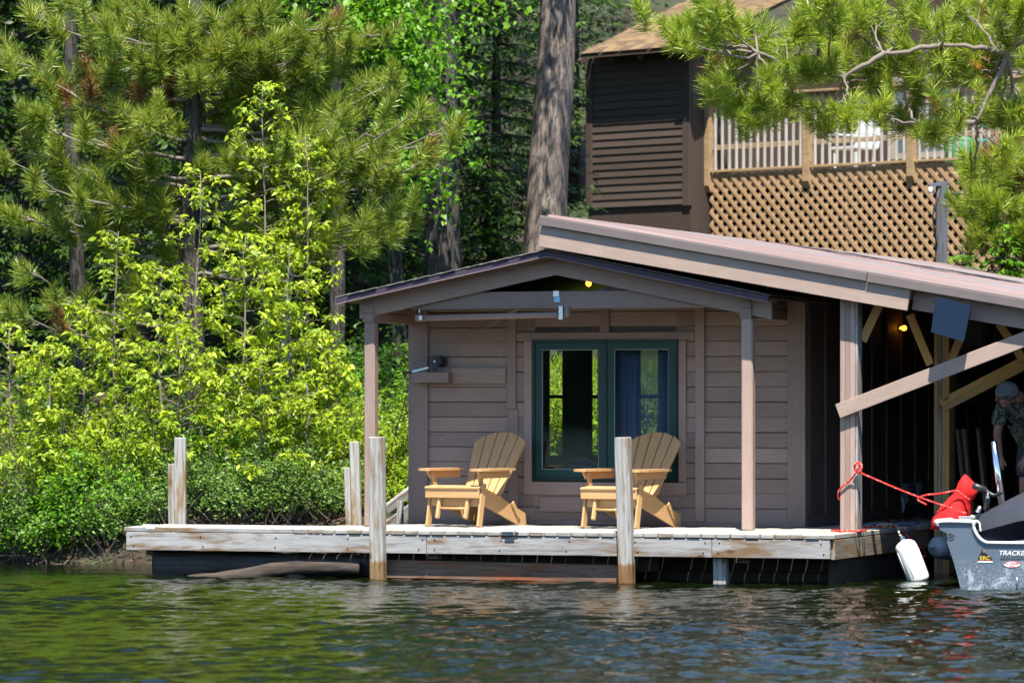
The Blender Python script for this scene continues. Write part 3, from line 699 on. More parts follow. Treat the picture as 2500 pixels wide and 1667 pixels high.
# things in the bay
p = [on(2284, 724, VG - .085), on(2371, 746, VG - .085), on(2353, 834, VG - .12), on(2273, 811, VG - .12)]
V, Fs = prism([tuple(x) for x in p], (0, .03, 0)); tag(put('blue_panel', mesh_py('blue_panel', V, Fs, plain('dark_blue_panel', (.008, .018, .038), .7, spec=.08)), MB), 'dark blue square panel hung from the metal roof edge', 'panel')
def wp(px, py): return on(px, py, .03, 0)
t = thing('wall_sign', 'dark blue and yellow sign in a white frame on the boat bay wall', 'sign', MB @ wp(2360, 960))
v0, v1 = wp(2306, 900).y, wp(2406, 900).y; s0, s1_ = wp(2360, 985).z, wp(2360, 775).z
def sgn(name, va, vb, za_, zb_, d, mat): return bx(name, (.024, .026 + d), (va, vb), (za_, zb_), mat, t, c=.001)
sgn('backboard', v0, v1, s0, s1_, .006, plain('sign_white', (.30, .33, .34), .6)); sgn('blue_field', v0 + .1, v1 - .25, s0 + .10, s1_ - .05, .010, plain('sign_blue', (.012, .02, .075), .5))
sgn('yellow_band', v0 + .1, v1 - .25, s0 + .12, s0 + .42, .014, plain('sign_yellow', (.42, .38, .02), .5))
ring = Tub(); cv = (v0 + v1) / 2 - .1; ring.add([(.044, cv + .55 * math.cos(a), s0 + .55 + .42 * math.sin(a)) for a in np.linspace(R(160), R(380), 24)], .028, 6); put('white_oval', ring.mesh('white_oval', plain('sign_oval', (.42, .45, .45), .6)), MB, t)
sgn('red_bar', cv - .3, cv + .45, s0 + .22, s0 + .5, .008 + .010, plain('sign_red', (.10, .012, .012), .5))
def text(name, s, size, M, mat, parent, shear=0.0, ext=.0015, sx=1.0, align='CENTER'):
    cu = bpy.data.curves.new(name, 'FONT'); cu.body = s; cu.size = size; cu.extrude = ext; cu.shear = shear; cu.align_x = align; cu.align_y = 'CENTER'; cu.offset = size * .012
    tmp = bpy.data.objects.new('tmp', cu); me = bpy.data.meshes.new_from_object(tmp); bpy.data.objects.remove(tmp)
    me.materials.clear(); me.materials.append(mat); me.transform(Matrix.Diagonal((sx, 1, 1, 1)))
    return put(name, me, M, parent)
def facing(p, xdir, up=(0, 0, 1), M=MB):
    x = Vector(xdir).normalized(); y = (Vector(up) - x * Vector(up).dot(x)).normalized(); z = x.cross(y)
    B_ = Matrix(((x.x, y.x, z.x, p[0]), (x.y, y.y, z.y, p[1]), (x.z, y.z, z.z, p[2]), (0, 0, 0, 1))); return M @ B_
text('letters', 'RE', .26, facing((.044, v1 - .62, s0 + .30), (0, 1, 0)), M_BLACK, t, sx=1.5); text('letters', 'A', .26, facing((.044, v0 + .3, s0 + .27), (0, 1, 0)), M_BLACK, t, sx=1.5)
t = thing('lumber_stack', 'three pale boards standing against the boat bay wall', 'boards', MB @ Vector((.1, 6.2, DZ)))
lv = on(2340, 1100, .1, 0).y; lz = on(2340, 1049, .15, 0).z
for i in range(3): beam('lumber_board', (.22 + .045 * i + .1 * (i == 2), lv - .1 + .12 * i, DZ), (.12 + .045 * i + .1 * (i == 2), lv - .1 + .12 * i, lz + .01 * i), .12 if i < 2 else .16, .038, W_PALE, t, up=(1, 0, 0))
bx_c = wp(2216, 1205); t = thing('outlet_box', 'grey weatherproof outlet box on the dark wall near the deck', 'electrical box', MB @ bx_c)
M_OUT = plain('grey_plastic', (.10, .12, .15), .4)
for dz in (0,):
    bx('box_body', (.026, .12), (bx_c.y - .30, bx_c.y + .02), (bx_c.z - .10, bx_c.z + .12), M_OUT, t); bx('box_cover', (.024, .17), (bx_c.y + .04, bx_c.y + .42), (bx_c.z - .13, bx_c.z + .13), M_OUT, t, c=.02); bx('box_lid', (.171, .18), (bx_c.y + .03, bx_c.y + .43), (bx_c.z + .02, bx_c.z + .14), M_OUT, t)
def cord(label, pts, r=.009, mat=M_BLACK, name='power_cord', k=6): return tag(tube(name, spline(pts, 8), r, mat, None, MB, k), label, 'cord')
q = lambda px, py, u_=.12: on(px, py, u_, 0)
cord('black cord dropping left from the outlet box', [q(2192, 1228), q(2180, 1255, .2), q(2168, 1276, .3), Vector((.35, q(2150, 1280).y, DZ + .012))])
cord('black cord hanging from the right side of the outlet box', [q(2238, 1222), q(2246, 1250, .2), q(2252, 1275, .35), Vector((.45, q(2252, 1280).y - .2, DZ + .012))])
cc = Vector((.5, 3.2, DZ + .014)); cord('loose coil of black cord lying on the deck by the wall', [cc + Vector((.22 * math.cos(a), .45 * math.sin(a), .012 * (a / 6) + .02 * math.sin(a * 3))) for a in np.linspace(0, 12.5, 26)], .010, name='cord_coil')
tag(tube('tape_strip', [q(2203, 1215, .19), q(2206, 1235, .19), q(2203, 1250, .18)], [.02, .02, .012], plain('pale_tape', (.3, .4, .45), .5), None, MB), 'pale blue strip of tape hanging from the outlet box', 'tape')
# towel on the deck
V = []; Fs = []; a, b = Vector((.50, .35, DZ)), Vector((.90, 1.25, DZ)); n1, n2 = 26, 10
for i in range(n1 + 1):
    for j in range(n2 + 1):
        s_ = i / n1; r_ = j / n2
        V.append((a.x + (b.x - a.x) * s_ + .05 * math.sin(j * .9), a.y + (b.y - a.y) * s_ + (r_ - .5) * .3, DZ + .012 + .018 * abs(math.sin(s_ * 13 + j * .7)) + .012 * math.sin(j * 1.7 + i)))
for i in range(n1):
    for j in range(n2): q_ = i * (n2 + 1) + j; Fs.append((q_, q_ + n2 + 1, q_ + n2 + 2, q_ + 1))
tag(put('towel', mesh_py('towel', V, Fs, plain('blue_towel', (.16, .26, .55), .95), True), MB), 'crumpled light blue towel on the deck behind the fender ropes', 'towel')
# ------------------------------------------------------------------ folding garden chairs
def slat_mesh(L, wb, wt, top, th, mat):
    """fan slat in local XY (X up the back), rounded skewed top; top=(rise at left edge, rise at right edge)"""
    pts = [(0, -wb / 2), (L * .7, -(wb + (wt - wb) * .8) / 2)]
    for i in range(7):
        f = i / 6; pts.append((L + top[0] + (top[1] - top[0]) * f - .004 * (2 * f - 1) ** 2, -wt / 2 + wt * f))
    pts += [(L * .7, (wb + (wt - wb) * .8) / 2), (0, wb / 2)]
    V, Fs = prism([(x, y, -th / 2) for x, y in pts], (0, 0, th)); return mesh_py('back_slat', V, Fs, mat)
def chair(label, org, yaw, mat):
    M = MB @ Matrix.Translation(org) @ Matrix.Rotation(-yaw, 4, 'Z')
    t = thing('garden_chair', label, 'chair', M.translation, 'wooden garden chairs on the deck')
    K = dict(M=M); S = .30; X1 = (1, 0, 0)
    for s in (-1, 1):
        beam('front_leg', (s * .318, -.012, 0), (s * .318, .075, .45), .085, .024, mat, t, M, X1, c=.006)
        beam('arm_post', (s * .290, .10, .30), (s * .290, .035, .575), .07, .022, mat, t, M, X1, c=.006)
        # side stringer with a cut foot
        pl = [(-.005, .395), (.05, .40), (.50, .285), (.62, .235), (.93, .125), (.945, .0), (.80, .0), (.02, .265)]
        V, Fs = prism([(s * .268 - .0115, y, z) for y, z in pl], (.023, 0, 0)); put('stringer', mesh_py('stringer', V, Fs, mat), M, t)
        # arm
        pl = [(-.10, -.04), (-.085, -.075), (.10, -.085), (.45, -.06), (.60, -.045), (.61, .04), (.30, .075), (.05, .095), (-.08, .07), (-.10, .03)]
        V, Fs = prism([(s * (.325 + x), y, .578) for y, x in pl][::-int(s)], (0, 0, .026)); put('arm_rest', mesh_py('arm_rest', V, Fs, mat), M, t)
        pl = [(-.045, .577), (.57, .577), (.57, .505), (.02, .50)]
        V, Fs = prism([(s * .312 - .01, y, z) for y, z in pl], (.020, 0, 0)); put('arm_support', mesh_py('arm_support', V, Fs, mat), M, t)
        beam('rear_link', (s * .290, .66, .245), (s * .290, .79, .085), .052, .016, mat, t, M, X1, c=.006)
        beam('footrest_leg', (s * .175, .0, .30), (s * .175, -.055, .085), .05, .036, mat, t, M, X1, c=.008)
        for yy, zz in ((.07, .37), (.045, .55)):
            put('bolt', cham(.012, .012, .006, M_METAL, .002), M @ Matrix.Translation((s * .332, yy - .02, zz)) @ Matrix.Rotation(R(90), 4, 'Y'), t)
    tube('footrest_bar', [(-.16, -.025, .19), (.16, -.025, .19)], .013, mat, t, M)
    beam('front_apron', (-.335, -.035, .345), (.335, -.035, .345), .026, .095, mat, t, M, c=.008)
    beam('lower_apron', (-.30, .025, .255), (.30, .025, .255), .022, .085, mat, t, M, c=.006)
    beam('seat_slat', (-.335, -.02, .409), (.335, -.02, .409), .085, .026, mat, t, M, up=(0, -.25, 1), c=.010)
    for i in range(5):
        y = .075 + i * .082; z = .404 - i * .0245; beam('seat_slat', (-.305, y, z), (.305, y, z), .074, .020, mat, t, M, up=(0, .3, 1), c=.006)
    B0 = Vector((0, .50, .275)); lean = Vector((0, .46, .72)).normalized(); B_sgn = -1
    for i in range(-2, 3):
        p0 = B0 + Vector((i * .088, 0, 0)); ang = i * R(3.4)
        d = (lean + Vector((math.sin(ang), 0, 0))).normalized(); nrm = Vector((0, -lean.z, lean.y))
        Lh = .83; xe = [(i - .5) * .128, (i + .5) * .128]; top = tuple(-1.15 * x_ * x_ for x_ in xe)
        me = slat_mesh(Lh, .074, .120, top if B_sgn > 0 else top[::-1], .020, mat)
        B_ = basis(d, nrm).to_4x4(); B_.translation = p0; put('back_slat', me, M @ B_, t)
    for z_ in (.12, .52):
        c = B0 + lean * z_ + Vector((0, .025, -.012)); w = .21 + .10 * z_; beam('back_rail', c - Vector((w, 0, 0)), c + Vector((w, 0, 0)), .022, .06, mat, t, M, up=lean)
    return t
chair('tan garden chair nearer the left corner of the cabin', Vector((-3.43, -1.10, DZ + .004)), R(13), W_CHAIR)
chair('tan garden chair partly behind the square grey post', Vector((-1.72, -1.10, DZ + .004)), R(13), W_CHAIR)

# ------------------------------------------------------------------ motor boat in the slip
bo = on(2291, 1276, -2.28); BM = MB @ Matrix.Translation((bo.x, -2.28, 0))
boat = thing('motor_boat', 'grey aluminium fishing boat moored stern-out in the slip', 'boat', BM.translation)
m, nt, bs, L = nodes('grey_boat_paint')
v = coords(nt, (1, 1, 1), False); w1 = noise(nt, v, 5, 6, .7, 1.2); sc = N(nt, 'ShaderNodeTexVoronoi', feature='DISTANCE_TO_EDGE', Scale=9.0)
dv = N(nt, 'ShaderNodeVectorMath', operation='ADD'); L.new(v, dv.inputs[0]); nn = N(nt, 'ShaderNodeTexNoise', Scale=6.0); L.new(v, nn.inputs['Vector']); L.new(nn.outputs['Color'], dv.inputs[1]); L.new(dv.outputs[0], sc.inputs['Vector'])
sx_ = nt.nodes.new('ShaderNodeSeparateXYZ'); L.new(v, sx_.inputs[0])
low = ramp(nt, sx_.outputs[2], [(.08, (1, 1, 1)), (.36, (0, 0, 0))])
lines = ramp(nt, sc.outputs['Distance'], [(0, (1, 1, 1)), (.035, (0, 0, 0))]); ml = mixc(nt, 1.0, lines, low, 'MULTIPLY')
ml2 = mixc(nt, 1.0, ramp(nt, w1, [(.56, (0, 0, 0)), (.74, (1, 1, 1))]), low, 'MULTIPLY')
base = mixc(nt, noise(nt, v, 2.5, 4), (.085, .112, .145), (.13, .162, .20))
L.new(mixc(nt, ml2, mixc(nt, ml, base, (.55, .58, .6)), (.62, .64, .65)), bs.inputs['Base Color'])
bs.inputs['Roughness'].default_value = .38; bs.inputs['Metallic'].default_value = .25; M_BOAT = m
M_RIM = plain('pale_gunwale', (.62, .63, .60), .4, var=.06); M_VINYL = plain('dark_boat_vinyl', (.022, .026, .038), .65, var=.2)
BW = 1.86
half = [(.0, .60), (.02, .56), (.085, .53), (.09, .43), (.155, .24), (.225, -.02), (.30, -.22)]
out = half + [(BW / 2, -.30)] + [(BW - x, z) for x, z in half[::-1]]
notch = [(.345, .63)] + [(.345 + .16 * (1 - math.cos(a)), .63 - .195 * math.sin(a) ** 1.2) for a in np.linspace(.2, math.pi / 2, 9)]
top = [(.0, .60), (.03, .63)] + notch; topR = [(BW - x, z) for x, z in top[::-1]]
ring_ = half + [(BW / 2, -.30)] + [(BW - x, z) for x, z in half[::-1]][:-1] + topR + top[::-1][:-1]
V, Fs = prism([(x, 0, z) for x, z in ring_], (0, .04, 0)); 
put('transom', mesh_py('transom', V, Fs, M_BOAT), BM, boat)
secs = [(0.0, 1.0, 0), (.8, 1.0, .0), (2.0, 1.02, .01), (3.2, .95, .05), (4.2, .7, .12), (4.9, .25, .22), (5.1, .04, .28)]
V = []; Fs = []; k = len(out)
for y, s, lift in secs:
    for x, z in out: V.append((BW / 2 + (x - BW / 2) * s, y + .041, z + lift * (1 if z > .3 else 1.3)))
for i in range(len(secs) - 1):
    for j in range(k - 1): Fs.append((i * k + j, (i + 1) * k + j, (i + 1) * k + j + 1, i * k + j + 1))
hull = put('hull', mesh_py('hull', V, Fs, M_BOAT, True), BM, boat)
t_ = Tub(); pts = [(-.005, -.004, .60), (.03, -.012, .64)] + [(x, -.012, z + .008) for x, z in notch] + [(BW / 2, -.012, .443)]
t_.add(spline(pts, 4), .016, 8); t_.add([(BW - p[0], p[1], p[2]) for p in spline(pts, 4)], .016, 8); put('transom_rim', t_.mesh('transom_rim', M_RIM), BM, boat)
for s in (0, 1):
    pts = [(x0, y + .02, .635 + lf) for (y, sc_, lf) in secs for x0 in [BW / 2 + ((-.02 if not s else BW + .02) - BW / 2) * sc_]]
    tube('gunwale', spline(pts, 4), .03, M_RIM, boat, BM)
# corner cap
pl = [(-.005, -.02), (.34, -.02), (.36, .10), (.33, .30), (.05, .42), (-.005, .4)]
V, Fs = prism([(x, y, .632 + .0 * y) for x, y in pl], (0, 0, .022)); put('corner_cap', mesh_py('corner_cap', V, Fs, M_RIM), BM, boat)
# dark rear deck hump
V = []; Fs = []; prof = [(.30, .30), (.30, .62), (.36, .735), (.55, .83), (.75, .93), (.95, .995), (1.15, 1.0), (1.45, .86), (1.6, .6), (1.6, .3)]
ysec = [(.12, .55), (.22, .90), (.45, 1.0), (1.0, 1.0), (1.55, .98), (1.7, .85)]
for y, s in ysec:
    for x, z in prof: V.append((x, y, .3 + (z - .3) * s))
k = len(prof)
for i in range(len(ysec) - 1):
    for j in range(k - 1): Fs.append((i * k + j, (i + 1) * k + j, (i + 1) * k + j + 1, i * k + j + 1)[::-1])
Fs.append(tuple(range(k))); Fs.append(tuple(range((len(ysec) - 1) * k, len(ysec) * k))[::-1])
put('rear_deck_cover', mesh_py('rear_deck_cover', V, Fs, M_VINYL, True), BM, boat)
boxes('boat_floor', [(.2, BW - .2, .05, 3.6, .10, .14)], M_VINYL, BM, boat); boxes('seat_platform', [(.16, BW - .16, 1.72, 3.3, .14, .42)], M_VINYL, BM, boat)
# marks on the transom
def tp(px, py): return on(px, py, -2.283)
def tx(px, py): p = tp(px, py); return (p.x, -2.2835, p.z)
M_LET = plain('white_letter', (.75, .77, .78), .4, var=.03); M_BLKL = plain('black_letter', (.01, .01, .012), .4); M_YEL = plain('yellow_letter', (.62, .42, .03), .5); M_RED = plain('red_sticker', (.45, .03, .03), .5)
text('lettering', 'TRACKER', .060, facing(Vector(tx(2474, 1350)) + Vector((.004, .0012, -.004)), (1, 0, 0)), M_BLKL, boat, .25, .0006, 1.12)
text('lettering', 'TRACKER', .060, facing(Vector(tx(2474, 1350)), (1, 0, 0)), M_LET, boat, .25, .0012, 1.12)
def strip(pts, r, mat, name): t2 = Tub(); t2.add(pts, r, 4); return put(name, t2.mesh(name, mat, False), MB, boat)
strip([tx(2441, 1364.5), tx(2510, 1364.5)], .0022, M_BLKL, 'sticker_line')
for i in range(9): strip([tx(2443 + i * 7, 1362), tx(2447 + i * 7, 1357.5), tx(2449 + i * 7, 1361)], .0018, M_BLKL, 'script_stroke')
def poly_on(px_list, mat, d, name):
    V, Fs = prism([(tp(x, y).x, -2.2832 - d, tp(x, y).z) for x, y in px_list], (0, .002, 0)); return put(name, mesh_py(name, V, Fs, mat), MB, boat)
poly_on([(2387, 1368), (2390, 1358), (2394, 1350), (2399, 1340), (2402, 1338), (2406, 1350), (2412, 1354), (2420, 1360), (2424, 1368), (2424, 1372), (2387, 1371)][::-1], M_BLKL, .000, 'badge')
poly_on([(2387, 1369), (2423, 1369), (2424, 1372.5), (2387, 1372)][::-1], M_LET, .001, 'badge_base'); poly_on([(2400, 1345), (2402, 1339), (2404.5, 1346), (2402.5, 1349)][::-1], plain('brown_mark', (.30, .18, .08), .5), .001, 'badge_tree')
text('lettering', 'ERC', .052, facing(Vector(tx(2405, 1362)) + Vector((0, -.002, 0)), (1, 0, 0)), M_YEL, boat, 0, .001, 1.1); poly_on([(2389, 1366.5), (2422, 1367.5), (2422, 1369), (2389, 1368)][::-1], M_RED, .0015, 'badge_stripe')
ov = [(2471 + 20 * math.cos(a), 1377 + 7.5 * math.sin(a)) for a in np.linspace(0, 2 * math.pi, 24, endpoint=False)]
poly_on(ov, M_LET, .0, 'oval_sticker'); strip([tx(x, y) for x, y in ov + ov[:1]], .0022, M_RED, 'oval_outline')
text('lettering', 'ALL WELDED', .023, facing(Vector(tx(2471, 1374.5)) + Vector((0, -.002, 0)), (1, 0, 0)), M_RED, boat, 0, .0008); text('lettering', 'HULL', .025, facing(Vector(tx(2471, 1380.5)) + Vector((0, -.002, 0)), (1, 0, 0)), M_RED, boat, 0, .0008)
strip([tx(2321.5 + 7.5 * math.cos(a), 1310 + 7.5 * math.sin(a)) for a in np.linspace(0, 2 * math.pi, 20)], .003, M_BLKL, 'round_emblem'); poly_on([(2317, 1311), (2320, 1308.5), (2325, 1308), (2326, 1310), (2322, 1312)], M_BLKL, .001, 'emblem_fish')
strip([tx(2482, 1408), tx(2484, 1420), tx(2482, 1434)], .008, M_METAL, 'drain_fitting')
# cleat and rail loop on the stern corner
p = BM.inverted() @ (MB @ on(2358, 1258, -2.2))
bx('stern_cleat', (p.x - .06, p.x + .06), (.05, .09), (.656, .672), M_METAL, boat, M=BM); beam('stern_cleat_horn', (p.x - .07, .07, .685), (p.x + .07, .07, .685), .018, .018, M_METAL, boat, M=BM)
tube('grab_line', spline([BM.inverted() @ (MB @ on(x, y, -2.15)) for x, y in ((2376, 1273), (2390, 1275), (2393, 1290), (2397, 1310))], 6), .010, M_RIM, boat, BM)
# rod holder and pole standing on the boat
rh = thing('rod_holder', 'black rod holder fixed on the boat behind the red cover', 'rod holder', MB @ on(2400, 1240, -1.9))
r_ = lambda px, py, v_=-1.9: on(px, py, v_)
tube('holder_cup', [r_(2376, 1184), r_(2384, 1188), r_(2408, 1196)], [.033, .036, .030], M_BLACK, rh, MB, 10); tube('holder_arm', spline([r_(2406, 1196), r_(2420, 1206), r_(2432, 1208), r_(2446, 1200)], 6), .018, M_BLACK, rh, MB)
tube('holder_stem', [r_(2412, 1202), r_(2411, 1222), r_(2408, 1243)], [.022, .026, .034], M_BLACK, rh, MB); tube('holder_foot', [r_(2388, 1250), r_(2393, 1236)], [.03, .018], M_METAL, rh, MB); disc('holder_knob', on(2411, 1213, -1.95), .014, .03, M_METAL, rh, 12)
tag(tube('silver_pole', [on(2447, 1236, -1.7), on(2426, 1078, -1.7)], .033, plain('polished_steel', (.68, .70, .72), .12, 1.0, var=.05), None, MB, 16), 'shiny steel pole standing up from the boat', 'pole')
# red cover tied with rope
V = []; Fs = []; k = 20
rc = [(2318, 1291, .225, .17), (2322, 1276, .205, .16), (2333, 1248, .165, .14), (2344, 1226, .125, .11), (2352, 1213, .098, .09), (2358, 1203, .110, .10), (2364, 1188, .115, .10), (2366, 1174, .085, .08), (2366, 1168, .05, .05)]
for i, (x, y, rx, ry) in enumerate(rc):
    c_ = on(x, y, -1.55); rx *= .84
    for j in range(k):
        a_ = j * 2 * math.pi / k; f_ = 1 + .07 * math.sin(4 * a_ + i * .5) * (1 if i < 5 else .8) + .04 * math.sin(7 * a_ + i)
        V.append((c_.x + rx * math.cos(a_) * f_, c_.y + ry * math.sin(a_) * f_, c_.z + .05 * math.cos(a_) * -.9 * (i > 0)))
for i in range(len(rc) - 1):
    for j in range(k): Fs.append((i * k + j, i * k + (j + 1) % k, (i + 1) * k + (j + 1) % k, (i + 1) * k + j))
Fs.append(tuple(range((len(rc) - 1) * k, len(rc) * k))); Fs.append(tuple(range(k))[::-1])
tag(put('red_cover', mesh_py('red_cover', V, Fs, plain('red_fabric', (.62, .006, .006), .85, var=.15, sc=9, bst=.4), True), MB), 'bright red fabric cover tied with cord beside the boat', 'cover')

# ropes
m, nt, bs, L = nodes('red_flecked_rope')
v = coords(nt, (1, 1, 1), False); vo = N(nt, 'ShaderNodeTexVoronoi', Scale=38.0); L.new(v, vo.inputs['Vector'])
L.new(mixc(nt, ramp(nt, vo.outputs['Distance'], [(.16, (1, 1, 1)), (.26, (0, 0, 0))]), (.62, .018, .012), (.75, .62, .55)), bs.inputs['Base Color']); bs.inputs['Roughness'].default_value = .7; M_ROPE = m
def rope(label, pts, r=.0095, name='red_rope', mat=M_ROPE): return tag(tube(name, spline(pts, 8), r, mat, None, MB, 8), label, 'rope')
pa = on(2096, 1152, VA - .05)
rope('red rope stretched from the bay post to the boat cleat', [pa, pa + (on(2360, 1253, -2.2) - pa) * .5 + Vector((0, 0, -.02)), on(2360, 1253, -2.2)])
rope('red rope loop hanging around the left of the bay post', [pa + Vector((.01, -.01, .09)), pa + Vector((-.02, -.02, .0)), on(2075, 1172, VA - .03), on(2055, 1188, VA - .03), on(2046, 1206, VA - .01), on(2049, 1218, VA + .02), Vector((ua0 - .012, VA + .1, on(2049, 1220, VA).z))])
rope('knot of red rope on the bay post corner', [pa + Vector((.035 * math.cos(a), -.015 + .012 * math.sin(2 * a), .045 + .05 * math.sin(a))) for a in np.linspace(0, 11, 18)], .011, 'rope_knot')
zz = DZ + .016; e_ = .03
rope('red rope ring lying around the foot of the bay post', [(ua0 - e_ - .04, VA - .06, zz), (ua0 + .10, VA - .10, zz), (upx + e_, VA - .05, zz), (upx + e_, VA + .2, zz), (ua0 + .08, VA + .24, zz), (ua0 - e_, VA + .17, zz), (ua0 - e_ - .04, VA - .06, zz)])
fk = on(2200, 1303, DZ, 2)
f1 = on(2212, 1293, fk.y - .0); 
rope('red rope running along the deck and over the edge to the slip', [(upx + .03, VA, zz), (.62, -.7, zz), (uR - .08, -.12, zz + .01), (uR + .02, .02, DZ + .01), on(2246, 1334, 1.22, 0), on(2259, 1348, 1.25, 0), on(2253, 1362, 1.25, 0), on(2244, 1374, 1.25, 0)])
rope('tangle of tan cord where the white fender is tied', [Vector((uR - .06 + .06 * math.cos(a * 1.3), -.10 + .16 * math.sin(a), DZ + .03 + .02 * math.sin(3 * a))) for a in np.linspace(0, 16, 34)], .009, 'fender_line', plain('tan_cord', (.34, .29, .19), .9))
rope('dark red tie cord around the cover', [on(2262, 1232, -1.7), on(2240, 1218, -1.7), on(2262, 1208, -1.7), on(2285, 1206, -1.7), on(2310, 1202, -1.72), on(2335, 1198, -1.70), on(2352, 1210, -1.67), on(2368, 1220, -1.66)], .010, 'tie_cord')
# fenders
def fender(label, p0, p1, r, mat, eye=None):
    t = thing('boat_fender', label, 'fender', MB @ p1); p0, p1 = Vector(p0), Vector(p1); d = p1 - p0; Ln = d.length
    pr = [(-.08, .035), (-.03, .040), (-.02, .05), (.0, .075), (.05, .97), (.06, 1.0)]
    prof = [(-.10, .20), (-.02, .24), (.0, .45), (.04, .78), (.10, .95), (.17, 1.0), (.86, 1.0), (.93, .92), (.98, .66), (1.0, .3)]
    T_ = Tub(); T_.add([p0 + d * a for a, _ in prof], [r * b for _, b in prof], 24); put('fender_body', T_.mesh('fender_body', mat), MB, t)
    n_ = 9
    x = d.normalized(); y = x.orthogonal().normalized(); z = x.cross(y)
    for i in range(n_):
        a = i * 2 * math.pi / n_; o_ = (y * math.cos(a) + z * math.sin(a)) * r * 1.0
        tube('fender_rib', [p0 + d * .2 + o_, p0 + d * .84 + o_], r * .035, mat, t, MB, 5)
    return t
fa = on(2207, 1322, VF + .02); 
fender('white ribbed fender hanging from the right corner of the dock', on(2206, 1320, -.75), on(2248, 1426, -.75), .112, M_WHITE)
rope('cream line holding the white fender to the deck', [on(2203, 1312, -.75), on(2196, 1303, -.75), Vector((uR + .01, on(2204, 1300, 1.04, 0).y, DZ + .015)), Vector((uR - .06, on(2204, 1300, 1.04, 0).y, DZ + .02))], .011, 'fender_line', plain('cream_cord', (.55, .5, .4), .9))
fender('grey fender lying sideways between dock and boat', on(2280, 1334, 1.42, 0), on(2360, 1346, 1.62, 0), .115, plain('grey_fender', (.36, .38, .41), .35, var=.1))

# ------------------------------------------------------------------ person bending in the boat bay
per = thing('person', 'person in grey cap, leaf-patterned shirt and dark shorts bending over in the boat', 'person', MB @ Vector((2.34, -.15, .42)))
PM = MB @ Matrix.Translation((2.36, -.15, .42))
def skin_obj(name, pts, edges, mat, parent, M, sub=2, root=0):
    me = bpy.data.meshes.new(name); me.from_pydata([p[:3] for p in pts], edges, []); me.materials.append(mat)
    o = put(name, me, M, parent)
    sm = o.modifiers.new('skin', 'SKIN'); sm.use_smooth_shade = True
    for i, p in enumerate(pts): me.skin_vertices[0].data[i].radius = (p[3], p[4] if len(p) > 4 else p[3]); me.skin_vertices[0].data[i].use_root = (i == root)
    o.modifiers.new('sub', 'SUBSURF').levels = sub; o.modifiers['sub'].render_levels = sub
    return o
M_SKIN = plain('skin', (.21, .10, .07), .55, var=.08); M_SHORT = plain('dark_shorts', (.022, .026, .036), .9); M_CAP = plain('grey_cap', (.13, .135, .14), .9)
m, nt, bs, L = nodes('leaf_print_shirt'); v = coords(nt, (1, 1, .6), False); n1 = noise(nt, v, 16, 3, .6, 2.2)
L.new(ramp(nt, n1, [(.42, (.008, .011, .012)), (.50, (.02, .045, .035)), (.56, (.22, .22, .19)), (.62, (.012, .016, .016))]), bs.inputs['Base Color']); bs.inputs['Roughness'].default_value = .9; M_SHIRT = m
J = {}; P_ = []; E_ = []
def jt(n, x, y, z, r, r2=None, par=None):
    J[n] = len(P_); P_.append((x, y, z, r, r2 or r))
    if par: E_.append((J[par], J[n]))
jt('pelvis', .10, .22, .98, .13, .10); jt('waist', .07, .12, 1.12, .13, .10, 'pelvis'); jt('chest', .02, -.12, 1.33, .16, .11, 'waist'); jt('neck0', -.01, -.28, 1.44, .07, .07, 'chest')
jt('neck', -.03, -.34, 1.46, .055, .055, 'neck0'); jt('skull', -.06, -.45, 1.47, .085, .095, 'neck'); jt('face', -.07, -.51, 1.40, .070, .075, 'skull'); jt('chin', -.065, -.50, 1.33, .040, .045, 'face')
for s, n in ((-1, 'l'), (1, 'r')):
    jt('sh' + n, .02 + s * .19, -.16, 1.36, .06, .06, 'chest'); jt('el' + n, .0 + s * .21, -.25, 1.06, .045, .045, 'sh' + n); jt('wr' + n, .0 + s * .14, -.42, .86, .028, .032, 'el' + n); jt('pa' + n, s * .12, -.47, .79, .036, .022, 'wr' + n)
    for f in range(4):
        a = (f - 1.5) * .019; l_ = (.07, .085, .08, .06)[f]
        jt(f'k{n}{f}', s * .12 + a, -.50, .755, .0095, None, 'pa' + n); jt(f'f{n}{f}', s * .12 + a * 1.2, -.51, .755 - l_ * .6, .0085, None, f'k{n}{f}'); jt(f't{n}{f}', s * .12 + a * 1.2, -.49, .755 - l_, .007, None, f'f{n}{f}')
    jt(f'th{n}', s * .12 - s * .045, -.48, .775, .011, None, 'pa' + n); jt(f'tt{n}', s * .12 - s * .06, -.50, .73, .009, None, f'th{n}')
    jt('hip' + n, .10 + s * .10, .22, .90, .095, .095, 'pelvis'); jt('kn' + n, .10 + s * .12, .14, .50, .062, .062, 'hip' + n); jt('ca' + n, .10 + s * .12, .20, .33, .056, .056, 'kn' + n); jt('an' + n, .10 + s * .12, .20, .09, .038, .038, 'ca' + n); jt('to' + n, .10 + s * .14, .02, .04, .045, .035, 'an' + n)
skin_obj('body', P_, E_, M_SKIN, per, PM)
ids = lambda ks: ([P_[J[k]] for k in ks])
def cloth(name, spec, edges, mat): return skin_obj(name, spec, edges, mat, per, PM)
g = lambda k, r, r2=None, dz=0: (*P_[J[k]][:2], P_[J[k]][2] + dz, r, r2 or r)
cloth('shirt', [g('waist', .175, .14, -.02), g('chest', .19, .14), g('neck0', .095, .09, -.02), g('shl', .085), g('ell', .085, None, .06), g('shr', .085), g('elr', .085, None, .06), (-.06, .02, 1.0, .12, .10)], [(0, 1), (1, 2), (1, 3), (3, 4), (1, 5), (5, 6), (0, 7)], M_SHIRT)
